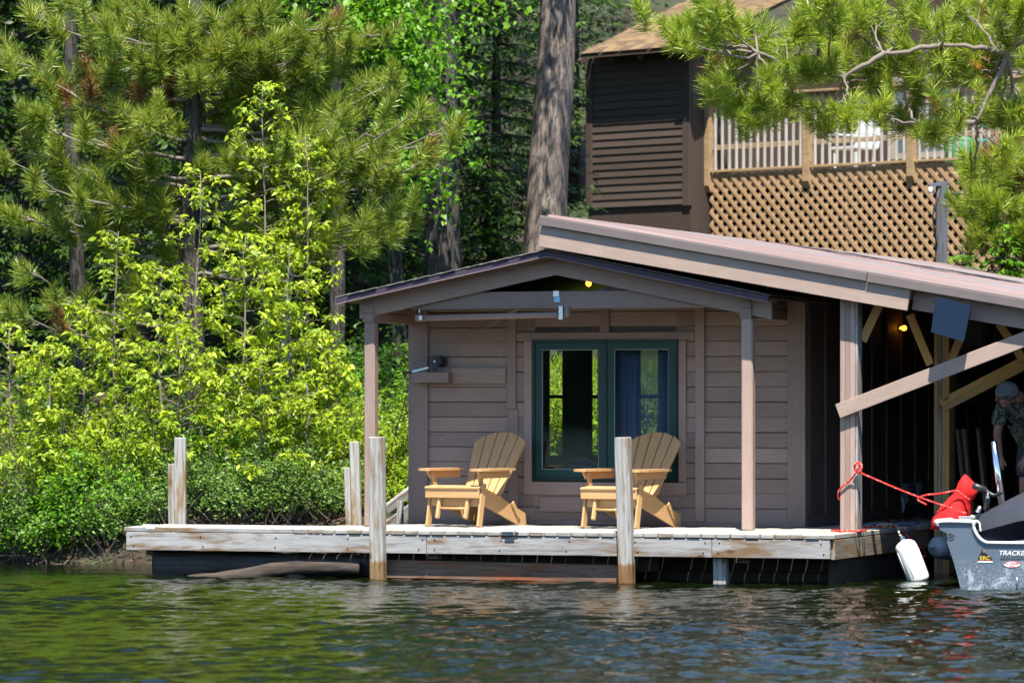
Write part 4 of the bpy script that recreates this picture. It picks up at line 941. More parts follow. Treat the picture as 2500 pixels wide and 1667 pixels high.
cloth('shorts', [g('pelvis', .165, .135), g('waist', .15, .125, -.03), g('hipl', .125), (*P_[J['knl']][:2], .58, .105, .105), g('hipr', .125), (*P_[J['knr']][:2], .58, .105, .105)], [(0, 1), (0, 2), (2, 3), (0, 4), (4, 5)], M_SHORT)
cp = Tub(); sk = Vector(P_[J['skull']][:3]); hd = Vector((.0, -.55, .84)).normalized()
cp.add([sk + hd * a for a in (-.015, .03, .07, .10, .115)], [.118, .116, .098, .06, .01], 16); put('cap', cp.mesh('cap', M_CAP), PM, per)
V, Fs = prism([tuple(sk + Vector((x, y, z))) for x, y, z in ((-.09, -.08, .045), (-.08, -.17, -.015), (0, -.20, -.035), (.08, -.17, -.015), (.09, -.08, .045))], (0, .004, .010)); put('cap_brim', mesh_py('cap_brim', V, Fs, M_CAP), PM, per)
hr = Tub(); hr.add([sk + Vector((0, .05, .02)), sk + Vector((0, .07, -.05))], [.10, .085], 14); put('hair', hr.mesh('hair', plain('dark_hair', (.03, .02, .015), .8)), PM, per)
for s in (-1, 1):
    e0 = sk + Vector((s * .034, -.115, -.055)); tube('eye', [e0, e0 + Vector((0, -.012, -.004))], [.012, .009], plain('eye_dark', (.05, .04, .04), .2), per, PM); tube('ear', [sk + Vector((s * .098, .0, -.05)), sk + Vector((s * .112, .01, -.085))], [.02, .016], M_SKIN, per, PM)
tube('nose', [sk + Vector((0, -.120, -.055)), sk + Vector((0, -.150, -.105))], [.010, .016], M_SKIN, per, PM); tube('mouth', [sk + Vector((-.022, -.115, -.135)), sk + Vector((.022, -.115, -.135))], .006, plain('lips', (.3, .10, .09), .5), per, PM)
tube('glasses', [sk + Vector((x, y, z)) for x, y, z in ((-.11, -.01, -.04), (-.06, -.125, -.06), (0, -.135, -.06), (.06, -.125, -.06), (.11, -.01, -.04))], .004, M_BLACK, per, PM)
# ------------------------------------------------------------------ dark brown house up the bank
def H(px, py, v=0.0): return on(px, py, v, 1, MH)
hz0 = 3.0; he = H(1690, 124).z; hu0, hu1 = H(1430, 400).x, H(1683, 400).x
house = thing('house', 'dark brown sided house on the bank with shingle roof', 'house', MH @ Vector((hu1 - 1, 0, 4.0)))
zs0 = H(1683, 497).z
boxes('front_wall', [(hu0, hu1, .06, .2, hz0, he)], P_HOUSE, MH, house)
fw = bpy.data.objects['front_wall.001']
z = zs0; i = 0; sp = .119
a, b = H(1445, 400).x, H(1665, 400).x
while z < he - .1:
    B0 = Vector((a, .030, z + sp / 2)); beam('siding_board', (a, .030, z + sp / 2), (b, .030, z + sp / 2), .022, sp + .016, P_HOUSE, fw, MH, up=(0, .17, 1), c=.003); z += sp
bx('corner_trim', (hu0, a), (.0, .055), (zs0, he), P_HOUSE, house, MH); bx('corner_trim', (b, hu1 + .0), (.0, .055), (zs0 - .03, he), P_HOUSE, house, MH)
bx('skirt_panel', (hu0 + .02, hu1 - .02), (.05, .075), (zs0 - .42, zs0 - .03), P_HOUSE, house, MH); bx('skirt_panel', (hu0 + .02, hu1 - .02), (.06, .085), (hz0, zs0 - .44), P_HOUSE, house, MH)
boxes('side_wall', [(hu1 - .1, hu1 + .0, .2, 3.6, hz0, he + .1)], P_HOUSE, MH, house); boxes('left_wall', [(hu0, hu0 + .1, .2, 3.6, hz0, he - .05)], P_HOUSE, MH, house)
boxes('main_wall', [(hu1 + .002, hu1 + 9.5, 3.0, 3.2, hz0, he + 1.5)], P_HOUSE, MH, house)
# windows in the wall behind the deck
for k in range(3):
    ua_ = hu1 + 1.6 + k * 2.4; f_ = boxes('window', fr_boxes(ua_, ua_ + 1.3, 5.6, 6.9, .09, 2.93, 2.998), plain('pale_frame', (.30, .27, .23), .6), MH, house)
    boxes('pane', [(ua_ + .09, ua_ + 1.21, 2.96, 2.97, 5.69, 6.81)], plain('window_reflection', (.10, .13, .16), .12), MH, f_)
# roof with individually laid shingles
rl = H(1418, 132, -.35); rr = H(1692, 118, -.35); pitch = R(22)
sd = Vector((0, math.cos(pitch), math.sin(pitch))); sn = Vector((0, -math.sin(pitch), math.cos(pitch)))
ez = (rl.z + rr.z) / 2; u0_, u1_ = rl.x, rr.x + .05; RLEN = 5.2
V, Fs = prism([(u0_, -.35, ez - .05), (u1_, -.35, ez - .05), (u1_, -.35, ez), (u0_, -.35, ez)], tuple(sd * RLEN)); roof = put('roof', mesh_py('roof', V, Fs, P_HOUSE), MH, house)
SHM = [plain(f'cedar_shingle_{i}', c, .95, var=.35, sc=14, bst=.5) for i, c in enumerate(((.19, .122, .058), (.145, .092, .045), (.105, .068, .036)))]
sh_w, sh_e = .21, .125; me_s = [cham(sh_w - .005, .24, .014, mt, .003) for mt in SHM]; cnt = 0
lo = []
for r in range(41):
    n = int((u1_ - u0_) / sh_w) + 1
    for c_ in range(n):
        uu = u0_ + (c_ + .5 * (r % 2)) * sh_w + random.uniform(-.02, .02)
        if uu > u1_ - sh_w * .6: continue
        p = Vector((uu + sh_w / 2, -.37, ez)) + sd * (r * sh_e + .13) + sn * (.022 + random.uniform(0, .004))
        B_ = basis((1, random.uniform(-.012, .012), 0), sn + sd * -.06).to_4x4(); B_.translation = p
        if cnt < 290 and c_ < 10: put('shingle', random.choice(me_s), MH @ B_, roof); cnt += 1
        else: lo.append((p, r))
V = []; Fs = []
for p, r in lo:
    n = len(V); e1 = Vector((sh_w / 2 - .004, 0, 0)); e2 = sd * .15; e3 = sn * .007
    V += [p + e1 * sx + e2 * sy + e3 * sz - sn * (.008 * sy) for sx in (-1, 1) for sy in (-1, 1) for sz in (-1, 1)]
    Fs += [tuple(n + i for i in q) for q in ((1, 5, 7, 3), (0, 1, 3, 2), (4, 6, 7, 5), (0, 4, 5, 1))]
o = put('upper_shingles', mesh_py('upper_shingles', V, Fs, SHM[0]), MH, roof); o['kind'] = 'stuff'
for k in range(4):
    uu = hu0 + .15 + k * (hu1 - hu0 - .3) / 3; beam('rafter_tail', (uu, -.30, ez - .11), (uu, .05, ez + .16), .05, .09, P_HOUSE, house, MH)
beam('barge_board', (u1_ + .02, -.36, ez - .06), tuple(Vector((u1_ + .02, -.36, ez - .06)) + sd * .7), .03, .13, P_HOUSE, house, MH)

# deck with railing and lattice skirt
VD = .40
p0 = H(1722, 420, VD); zr = p0.z; zcap = H(1722, 238, VD).z; ud0 = p0.x; ud1 = ud0 + 7.4
hd_ = thing('house_deck', 'raised wooden deck with railing and tan lattice skirt beside the house', 'deck', MH @ Vector((ud0 + 3, VD, zr - 1)))
bx('deck_floor', (ud0 + .05, ud1), (VD + .08, 2.98), (zr - .10, zr - .06), W_RAIL, hd_, MH)
bx('rim_joist', (ud0 + .05, ud1), (VD + .03, VD + .075), (zr - .30, zr - .05), W_LATT, hd_, MH)
bx('bottom_rail', (ud0 + .1, ud1), (VD - .035, VD + .01), (zr - .02, zr + .02), W_RAIL, hd_, MH); bx('middle_rail', (ud0 + .1, ud1), (VD + .025, VD + .055), (zr + .33, zr + .41), W_RAIL, hd_, MH)
bx('top_rail', (ud0 + .1, ud1), (VD + .022, VD + .056), (zcap - .12, zcap - .04), W_RAIL, hd_, MH); bx('rail_cap', (ud0 - .06, ud1), (VD - .09, VD + .10), (zcap - .035, zcap), W_RAIL, hd_, MH)
for k in range(5):
    uu = ud0 + k * (H(1965, 420, VD).x - ud0)
    if uu > ud1: break
    pl = [(VD - .06, zcap - .04), (VD + .06, zcap - .04), (VD + .06, zr - .33), (VD - .0, zr - .33), (VD - .06, zr - .22)]
    V, Fs = prism([(uu, y, z_) for y, z_ in pl], (.12, 0, 0)); put('rail_post', mesh_py('rail_post', V, Fs, W_RAIL), MH, hd_)
k = 0; uu = ud0 + .19
while uu < ud1:
    bx('baluster', (uu, uu + .036), (VD - .012, VD + .024), (zr + .021, zcap - .04), W_BAL, hd_, MH); uu += .146
# lattice slats, two layers
LT, LB = zr - .05, 3.0; zt_ = LT; pitch_ = .195; Hh = zt_ - LB
s_ = ud0 + .10
def slat(u0, z0, u1, z1, v_, w=.062):
    beam('lattice_slat', (u0, v_, z0), (u1, v_, z1), .010, w, W_LATT, hd_, MH, up=(0, 0, 1), c=.002)
nl = int((ud1 - s_ + Hh) / pitch_)
for i in range(nl):
    c0 = s_ - Hh + i * pitch_          # rising to the left: u at bottom = c0+Hh ... clip to [s_, ud1]
    a_, b_ = c0, c0 + Hh
    ua_, ub_ = max(a_, s_), min(b_, ud1)
    if ub_ - ua_ > .12:
        slat(ua_, zt_ - (ua_ - a_), ub_, zt_ - (ub_ - a_), VD + .005)
        slat(ua_, LB + (ua_ - a_), ub_, LB + (ub_ - a_), VD + .017)
bx('lattice_post', (H(2060, 520, VD).x, H(2060, 520, VD).x + .06), (VD + .03, VD + .07), (LB, zr - .31), W_LATT, hd_, MH)
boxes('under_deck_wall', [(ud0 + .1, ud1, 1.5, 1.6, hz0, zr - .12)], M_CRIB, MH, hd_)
# furniture on the deck glimpsed between the balusters
def deck_chair(label, uu, vv, col, mtname):
    mt = plain(mtname, col, .5); t = thing('deck_chair', label, 'chair', MH @ Vector((uu, vv, zr - .06))); z_ = zr - .06
    bx('seat', (uu, uu + .5), (vv, vv + .5), (z_ + .36, z_ + .40), mt, t, MH); beam('backrest', (uu + .25, vv + .52, z_ + .38), (uu + .25, vv + .72, z_ + 1.0), .5, .03, mt, t, MH, up=(0, -1, .3))
    for a in (.02, .44):
        for c_ in (.02, .44): bx('leg', (uu + a, uu + a + .04), (vv + c_, vv + c_ + .04), (z_ + .0, z_ + .36), mt, t, MH)
        bx('arm', (uu + a, uu + a + .05), (vv, vv + .6), (z_ + .58, z_ + .61), mt, t, MH)
c1 = H(2395, 330, 1.3); deck_chair('turquoise plastic chair on the house deck at the right edge', c1.x, 1.2, (.03, .34, .30), 'turquoise_plastic')
c2 = H(2040, 330, 1.3); deck_chair('pale grey chair on the house deck behind the pine', c2.x, 1.2, (.50, .53, .55), 'pale_grey_plastic')
c3 = H(2330, 350, 1.4)
tb = Tub(); tb.add([(c3.x, 1.5, zr - .06), (c3.x, 1.5, zr + .35), (c3.x, 1.5, zr + .40)], [.20, .22, .18], 14); tag(put('storage_bin', tb.mesh('storage_bin', plain('green_bin', (.05, .24, .10), .5)), MH), 'round green bin behind the railing at the right', 'bin')
t = thing('parasol', 'folded orange parasol on the house deck behind the pine boughs', 'parasol', MH @ Vector((H(2395, 100, 1.9).x, 1.9, zr)))
pu = H(2395, 100, 1.9).x; tube('pole', [(pu, 1.9, zr - .06), (pu, 1.9, zr + 2.5)], .025, W_RAIL, t, MH); tube('folded_canopy', [(pu, 1.9, zr + .95), (pu, 1.9, zr + 1.15), (pu, 1.9, zr + 1.7), (pu, 1.9, zr + 2.35)], [.10, .19, .15, .04], plain('orange_canvas', (.55, .20, .02), .9), t, MH, 10)
# weathered pole with insulator bracket in front of the lattice
b_ = at(2296, 640, 59.0); tpz = at(2296, 443, 59.0)
t = thing('utility_post', 'grey weathered post with white bracket in front of the lattice', 'post', (b_.x, 59, 3.0))
beam('post', (b_.x, 59, 2.2), (tpz.x + .02, 59, tpz.z), .16, .16, wood('grey_blue_post', (.11, .115, .13), (.075, .078, .088), (.03, .03, .034), (.09, .075, .06), .6), t, WLD, up=(0, 1, 0))
beam('bracket', (tpz.x - .15, 58.9, tpz.z - .05), (tpz.x + .0, 58.9, tpz.z - .05), .03, .045, M_OUT, t, WLD); tube('insulator', [(tpz.x - .15, 58.88, tpz.z - .09), (tpz.x - .15, 58.88, tpz.z - .17)], .03, M_WHITE, t, WLD); tube('wire', [(tpz.x - .02, 58.9, tpz.z - .1), (tpz.x - .12, 58.9, tpz.z - .5), (tpz.x - .06, 58.9, tpz.z - .9)], .012, M_BLACK, t, WLD); tube('wire', [(tpz.x + .05, 58.9, tpz.z - .18), (tpz.x + .5, 59.0, tpz.z - .16), (tpz.x + 1.4, 59.4, tpz.z + .1)], .014, M_BLACK, t, WLD)

# grey stair rail and canoe beside the cabin's left wall
t = thing('plank_ramp', 'grey plank ramp rising behind the cabin left corner', 'ramp', MB @ Vector((uC - .3, 1.6, .5)))
a, b = on(940, 1245, 1.4), on(1003, 1187, 2.0)
beam('handrail', (a.x, 1.4, a.z), (b.x + .2, 2.2, b.z + .15), .05, .10, W_GREY, t)
beam('stringer_board', (a.x, 1.42, a.z - .22), (b.x + .2, 2.22, b.z - .1), .04, .2, W_GREY, t); bx('ramp_post', (a.x + .10, a.x + .16), (1.5, 1.56), (.3, a.z + .1), W_GREY, t); bx('ramp_post', (a.x + .22, a.x + .28), (1.7, 1.76), (.3, a.z + .15), W_GREY, t)
p = on(999, 1235, 1.0); V = []; Fs = []; k = 12
for i in range(15):
    f = i / 14; h = .06 + .16 * math.sin(math.pi * min(f * .62 + .05, 1)); zc = DZ - .02 + f * .62
    for j in range(k):
        an = j * 2 * math.pi / k; V.append((uC - .10 - .05 * math.sin(math.pi * f) + .07 * math.cos(an) * (1 - .5 * f), .75 + .5 * f + h * math.sin(an), zc))
for i in range(14):
    for j in range(k): Fs.append((i * k + j, i * k + (j + 1) % k, (i + 1) * k + (j + 1) % k, (i + 1) * k + j))
Fs += [tuple(range(k))[::-1], tuple(range(14 * k, 15 * k))]
tag(put('canoe', mesh_py('canoe', V, Fs, plain('teal_hull', (.0, .20, .19), .3), True), MB), 'teal canoe end leaning on the left side of the cabin', 'canoe')
# ------------------------------------------------------------------ vegetation
def unit(A): return A / (np.linalg.norm(A, axis=-1, keepdims=True) + 1e-9)
class Leaves:
    """leaf-sized folded faces collected into one mesh"""
    def __init__(s): s.P = []; s.D = []; s.Nn = []; s.L = []; s.W = []; s.T = []
    def add(s, P, D, Nn, L, W, T):
        n = len(P); s.P.append(P); s.D.append(D); s.Nn.append(Nn); s.L.append(np.broadcast_to(L, n)); s.W.append(np.broadcast_to(W, n)); s.T.append(np.broadcast_to(T, n))
    def mesh(s, name, mat, quad=False):
        P = np.concatenate(s.P); D = unit(np.concatenate(s.D)); Nn = np.concatenate(s.Nn); L = np.concatenate(s.L)[:, None]; W = np.concatenate(s.W)[:, None]; T = np.concatenate(s.T)
        Nn = unit(Nn - (Nn * D).sum(1, keepdims=True) * D); S = np.cross(D, Nn); n = len(P)
        V = np.stack([P, P + D * L * .42 + S * W * .5 + Nn * W * .12, P + D * L * .42 - S * W * .5 + Nn * W * .12, P + D * L * .48, P + D * L - Nn * L * .14], 1).reshape(-1, 3)
        b = np.arange(n)[:, None] * 5
        F = np.concatenate([b + np.array([[0, 3, 1]]), b + np.array([[3, 4, 1]]), b + np.array([[0, 2, 3]]), b + np.array([[3, 2, 4]])], 0)
        return mesh_np(name, V, F, mat, False, np.repeat(T, 5))
def rv(n, s=1.0): return rng.normal(0, s, (n, 3))
UPV = np.array([0, 0, 1.0])
def cluster(Lv, c, n, spread, L, droop=.35, out=None, tint=(.2, .9), asp=.42):
    """a spray of leaves around a twig tip"""
    P = c + rv(n, spread) * np.array([1, 1, .7]); D = unit(rv(n) * np.array([1, 1, .45]) + np.array([0, -.15, -droop])); Nn = UPV + np.array([0, -.3, 0]) + rv(n, .55)
    l = L * rng.uniform(.45, 1.2, n); Lv.add(P, D, Nn, l, l * asp, np.clip(rng.normal((tint[0] + tint[1]) / 2, (tint[1] - tint[0]) / 2.5, n), 0, 1))
def wob(p0, p1, n, amp):
    p0, p1 = np.array(p0, float), np.array(p1, float); t = np.linspace(0, 1, n)[:, None]
    w = np.cumsum(rv(n, amp), 0); w -= t * w[-1]; w[0] = 0
    return p0 + (p1 - p0) * t + w

LEAF_Y = leafm('yellow_green_leaf', (.075, .165, .006), (.45, .54, .032), .36)
LEAF_G = leafm('fresh_green_leaf', (.045, .15, .006), (.20, .40, .025), .45)
LEAF_B = leafm('bluish_shrub_leaf', (.035, .105, .014), (.21, .34, .065), .35)
LEAF_L = leafm('lime_shrub_leaf', (.07, .16, .006), (.36, .48, .028), .42)
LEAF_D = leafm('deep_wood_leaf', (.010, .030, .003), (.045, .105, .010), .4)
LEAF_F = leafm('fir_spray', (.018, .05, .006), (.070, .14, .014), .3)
NEED = leafm('pine_needle', (.045, .095, .006), (.38, .46, .062), .25, .4, .5)
NEED_R = leafm('pine_needle_bright', (.06, .13, .005), (.42, .52, .050), .3, .4, .5)
BARK_P = barkm('pine_bark', (.11, .085, .075), (.20, .155, .135), (.31, .24, .20))
BARK_D = barkm('dark_bark', (.05, .045, .04), (.10, .09, .08), (.16, .145, .13))
BARK_R = barkm('red_pine_bark', (.17, .145, .13), (.27, .21, .175), (.36, .34, .31), .8)
BARK_B = barkm('birch_bark', (.20, .19, .17), (.48, .46, .43), (.62, .60, .56), .8)
TWIG = plain('grey_twig', (.17, .14, .115), .9, var=.3)
BUD = plain('pine_bud', (.42, .20, .08), .7)
litter_brown = leafm('dead_leaf', (.05, .024, .012), (.20, .10, .045), .1)

def trunk(T_, base, top, r0, r1, n=9, amp=.03, k=10):
    P = wob(base, top, n, amp); r = np.linspace(r0, r1, n); r[0] *= 1.18; T_.add(P, r, k); return P
def gz(X, Y): return float(terr(np.array([X]), np.array([Y]))[0])
def base_at(px, Y): X = (px - 1250) / FPX * Y; return np.array([X, Y, gz(X, Y) - .05])
def ztop(py, Y): return CAMH + (HZ - py) / FPX * Y

def sapling(label, px, Y, ytop, mat=LEAF_Y, n_br=26, spread=.9, L=.100, dens=7, lean=0.0, name='sapling', low=.22, group='bright young saplings on the bank', cat='sapling', r0=.022):
    b = base_at(px, Y); h = ztop(ytop, Y) - b[2]; t = thing(name, label, cat, b, group)
    T_ = Tub(); Lv = Leaves(); tp_ = b + np.array([lean, rng.uniform(-.1, .1), h])
    S = trunk(T_, b, tp_, r0, .005, 12, .02, 7)
    for i in range(n_br):
        f = low + (1 - low) * (i + rng.uniform(0, .8)) / n_br; p = b + (tp_ - b) * f; j = min(int(f * 11), 10); p = S[j] + (S[j + 1] - S[j]) * (f * 11 - j)
        a = i * 2.4 + rng.uniform(-.5, .5); ln = spread * (1.05 - f) ** .6 * rng.uniform(.55, 1.1) + .12
        d = np.array([math.cos(a), math.sin(a) * .85, rng.uniform(.15, .65)]); e = p + unit(d) * ln + np.array([0, 0, -.08 * ln])
        Br = wob(p, e, 6, .018); T_.add(Br, np.linspace(.006, .002, 6), 4, False)
        m_ = max(3, int(ln / .105))
        for q in range(m_):
            ff = .48 + .55 * (q + rng.uniform(0, 1)) / m_; c = p + (e - p) * ff + rv(1, .05)[0] * [1, 1, .5]
            cluster(Lv, c, dens + 2, .036, L, .45)
    put('stem', T_.mesh('stem', TWIG), WLD, t); put('foliage', Lv.mesh('foliage', mat), WLD, t)
    return t
SAP = [
 ('yellow-green sapling at the far left edge of the bank', 25, 48.1, 800, 22, .95), ('low yellow-green sapling second from the left edge', 130, 48.3, 850, 20, .9),
 ('slim yellow-green sapling rising left of the pine trunk', 290, 48.7, 565, 26, .65), ('yellow-green sapling in front of the pine trunk base', 395, 48.5, 650, 26, .8),
 ('tall yellow-green sapling just right of the pine trunk', 490, 48.9, 425, 30, .65), ('yellow-green sapling arching over the left dock posts', 430, 47.9, 815, 24, .8),
 ('tallest yellow-green sapling, its top among the pine boughs', 640, 49.3, 205, 38, .75), ('bushy yellow-green sapling below the tallest one', 600, 48.6, 570, 28, .85),
 ('tall yellow-green sapling on the right flank of the thicket', 745, 49.2, 330, 32, .55), ('yellow-green sapling before the white birch stem', 705, 48.5, 600, 28, .75),
 ('yellow-green sapling left of the porch roof corner', 805, 48.8, 850, 22, .6), ('low yellow-green sapling midway behind the dock', 640, 47.95, 860, 22, .8),
 ('low yellow-green sapling between the two dock post pairs', 750, 48.0, 940, 18, .6), ('yellow-green sapling at mid left below the pine boughs', 215, 48.5, 740, 22, .75)]
for lb, px, Y, yt, nb, sp_ in SAP: sapling(lb, px, Y, yt, n_br=int(nb * 1.22), spread=sp_ * .92, dens=int(rng.integers(7, 11)))

def shrub(label, px, Y, ytop, w, mat, n=70, L=.055, dens=9, name='shrub', group='leafy shrubs along the shore', asp=.5):
    b = base_at(px, Y); h = ztop(ytop, Y) - b[2]; t = thing(name, label, 'shrub', b, group); T_ = Tub(); Lv = Leaves()
    for i in range(n):
        a = rng.uniform(0, 6.28); rr = math.sqrt(rng.uniform(0, 1)) * w; f = rng.uniform(.35, 1.0) * (1 - .45 * (rr / w) ** 2)
        e = b + np.array([rr * math.cos(a), rr * .7 * math.sin(a), h * f + .03]); s_ = b + np.array([rr * .45 * math.cos(a), rr * .3 * math.sin(a), 0])
        Br = wob(s_, e, 5, .02); T_.add(Br, np.linspace(.006, .002, 5), 4, False)
        for q in range(6):
            ff = 1 - .62 * (q / 6) ** 1.2; c = s_ + (e - s_) * ff + rv(1, .05)[0]; cluster(Lv, c, dens, .04, L, .05, asp=asp)
    put('stems', T_.mesh('stems', TWIG), WLD, t); put('foliage', Lv.mesh('foliage', mat), WLD, t)
SHR = [
 ('bluish shrub at the left edge of the shore', 30, 47.75, 1120, .75, LEAF_B), ('lime shrub behind the leftmost shore shrub', 95, 48.0, 960, .8, LEAF_L), ('dense green shrub left of the dock end', 215, 47.75, 1090, .7, LEAF_G),
 ('bluish shrub just left of the dock end', 300, 47.65, 1180, .55, LEAF_B), ('lime shrub rising left of the far dock posts', 310, 48.1, 960, .7, LEAF_L), ('bluish shrub behind the far left dock posts', 440, 47.8, 1090, .75, LEAF_B),
 ('bluish shrub right of the far left dock posts', 560, 47.75, 1080, .75, LEAF_B), ('green shrub in the middle of the bank behind the dock', 520, 48.15, 960, .75, LEAF_G), ('bluish shrub in the middle of the bank behind the dock', 670, 47.75, 1060, .75, LEAF_B),
 ('lime shrub behind the middle shore shrubs', 700, 48.3, 960, .75, LEAF_L), ('bluish shrub left of the porch-side dock posts', 775, 47.85, 1080, .7, LEAF_B), ('bright lime shrub behind the left porch post', 850, 48.4, 960, .75, LEAF_L),
 ('bright lime shrub between porch post and cabin corner', 940, 48.7, 905, .8, LEAF_L), ('green shrub low beside the ramp', 900, 48.2, 1120, .6, LEAF_L), ('overhanging green shrub above the waterline on the far left', 70, 47.7, 1205, .55, LEAF_G), ('small overhanging shrub touching the left dock end', 265, 47.6, 1230, .4, LEAF_B), ('tall green shrub left of the porch roof', 800, 49.9, 800, .8, LEAF_G), ('green shrub behind the porch beam', 930, 50.6, 770, .8, LEAF_G)]
for lb, px, Y, yt, w, mt in SHR: shrub(lb, px, Y, yt, w, mt, n=95 if w > .6 else 70, L=.05 if mt is LEAF_B else .065)
for k, (px, Y, yt) in enumerate(((1330, 50.6, 905), (1420, 51.4, 890), (1510, 51.0, 915), (1610, 50.8, 905), (1700, 51.4, 880))):
    shrub(('lime shrub seen through the left pane of the window', 'lime shrub behind the middle of the cabin', 'lime shrub behind the window mullion', 'lime shrub seen through the right pane', 'lime shrub behind the cabin right corner')[k], px, Y, yt, .8, LEAF_L, 60, .08)

# ---- pines
DEADL = []
DEADM = leafm('dead_brown_needle', (.16, .075, .025), (.34, .18, .06), .2)
def tuft(NL, c, ax, s=1.0, n=130, tint=.5):
    ax = ax / np.linalg.norm(ax); n = int(n)
    o = rng.uniform(-.17, .03, n) * s; th = rng.uniform(0, 6.28, n); a1 = np.cross(ax, [.3, .5, .8]); a1 /= np.linalg.norm(a1); a2 = np.cross(ax, a1)
    ang = np.interp(o / s, [-.17, .03], [R(88), R(18)]) + rng.normal(0, R(10), n)
    rad = np.cos(th)[:, None] * a1 + np.sin(th)[:, None] * a2
    D = np.cos(ang)[:, None] * ax + np.sin(ang)[:, None] * rad
    D[:, 2] -= .06; NL.append((c + o[:, None] * ax, D, rng.uniform(.12, .19, n) * s, np.clip(rng.normal(tint, .28, n), 0, 1)))
def needle_mesh(NL, mat, w=.0098):
    P = np.concatenate([x[0] for x in NL]); D = unit(np.concatenate([x[1] for x in NL])); L = np.concatenate([x[2] for x in NL])[:, None]; T = np.concatenate([x[3] for x in NL]); n = len(P)
    S = unit(np.cross(D, rv(n))); V = np.stack([P - S * w * .4, P + S * w * .4, P + D * L * .6 + S * w * .5, P + D * L], 1).reshape(-1, 3)
    b = np.arange(n)[:, None] * 4; return mesh_np('needles', V, b + np.array([[0, 1, 2, 3]]), mat, False, np.repeat(T, 4))
def bough(T_, NL, BL, p0, p1, r0=.022, n_sub=9, sub=.55, s=1.0, n=130, tint=.5, start=.3):
    """branch with side twigs, each ending in an upturned needle tuft"""
    p0, p1 = np.array(p0, float), np.array(p1, float); ln = np.linalg.norm(p1 - p0); Br = wob(p0, p1, 9, .025 * ln ** .5); Br[:, 2] += .10 * ln * np.linspace(0, 1, 9) ** 2 - .05 * ln * np.sin(np.linspace(0, np.pi, 9))
    T_.add(Br, np.linspace(r0, .006, 9), 6, False); dm = (p1 - p0) / ln
    ends = [(Br[-1], dm)]
    for i in range(n_sub):
        f = start + (1 - start) * (i + rng.uniform(0, 1)) / n_sub; j = min(int(f * 8), 7); p = Br[j] + (Br[j + 1] - Br[j]) * (f * 8 - j)
        side = np.cross(dm, [0, 0, 1.0]) * (1 if i % 2 else -1); d = unit(dm * rng.uniform(.4, .9) + side * rng.uniform(.3, 1.0) + np.array([0, 0, rng.uniform(-.15, .55)]))
        e = p + d * sub * rng.uniform(.45, 1.1) * (1.1 - .5 * f); Tw = wob(p, e, 5, .02); T_.add(Tw, np.linspace(r0 * .45, .004, 5), 5, False); ends.append((e, d))
        if rng.uniform() < .75:
            q = Tw[3]; d2 = unit(d + rv(1, .6)[0] + np.array([0, 0, .4])); e2 = q + d2 * rng.uniform(.12, .26); T_.add(np.array([q, (q + e2) / 2, e2]), [.005, .004, .003], 4, False); ends.append((e2, d2))
    for e, d in ends:
        ax = unit(d * .55 + np.array([0, -.15, .75]) + rv(1, .22)[0]); tuft(DEADL if rng.uniform() < .03 else NL, e, ax, s * rng.uniform(.75, 1.2), n * rng.uniform(.6, 1.15), tint + rng.uniform(-.18, .14))
        BL.add([e + ax * .02 * s, e + ax * .05 * s, e + ax * .085 * s], [.010, .009, .003], 5)
def pine(label, px, Y, zt, r0, boughs, mat, bark=BARK_D, lean=0.0, tint=.5, extra=0, s=1.0, n=130, trunk_on=True, name='pine_tree', base=None, hi=(7, 12), hubs=None):
    b = base_at(px, Y) if base is None else np.array(base, float); t = thing(name, label, 'pine', b, 'pine trees'); T_ = Tub(); NL = []; BL = Tub(); TT = Tub()
    DEADL.clear(); top = b + np.array([lean, 0, zt - b[2]]); S = trunk(TT, b, top, r0, r0 * .45, 14, .02, 12)
    def on_trunk(z): f = np.clip((z - b[2]) / (top[2] - b[2]), 0, 1) * 13; j = min(int(f), 12); return S[j] + (S[j + 1] - S[j]) * (f - j)
    hp = []
    if hubs:
        prev = np.array([b[0], b[1], b[2] + 3.2])
        for (hx, hy) in hubs:
            q = np.array(at(hx, hy, Y + rng.uniform(-.3, .3))); src = prev if not hp else min(hp, key=lambda w_: np.linalg.norm(w_ - q)); T_.add(wob(src, q, 9, .012), np.linspace(.05 if not hp else .034, .022, 9), 7, False); hp.append(q)
    for (x1, y1, dY, ns, sb) in boughs:
        if hp:
            e = np.array(at(x1, y1 + 10, Y + dY)); c_ = [w_ for w_ in hp if w_[0] > e[0] - .25] or hp; p = min(c_, key=lambda w_: np.linalg.norm((w_ - e) * [1, .5, 1])); bough(T_, NL, BL, p, e, .018, max(3, ns - 3), sb, s, n, tint + rng.uniform(-.15, .15), .35); continue
        e = np.array(at(x1, y1, Y + dY)); p = on_trunk(e[2] - .12 * np.linalg.norm(e[:2] - b[:2]) + rng.uniform(-.1, .15)); bough(T_, NL, BL, p, e, .030, ns, sb, s, n, tint + rng.uniform(-.1, .1))
    for i in range(extra):
        z = rng.uniform(*hi); p = on_trunk(z); a = rng.uniform(.3, 2.8); ln = rng.uniform(1.0, 2.4); e = p + np.array([ln * math.cos(a), ln * math.sin(a), .3]); bough(T_, NL, BL, p, e, .03, 8, .6, 1.2, 34, tint)
    put('trunk', TT.mesh('trunk', bark), WLD, t); put('branches', T_.mesh('branches', TWIG), WLD, t); put('needles', needle_mesh(NL, mat), WLD, t)
    if DEADL: put('dead_needles', needle_mesh(DEADL, DEADM), WLD, t)['kind'] = 'stuff'
    bo_ = put('buds', BL.mesh('buds', BUD), WLD, t); bo_['kind'] = 'stuff'
    return t
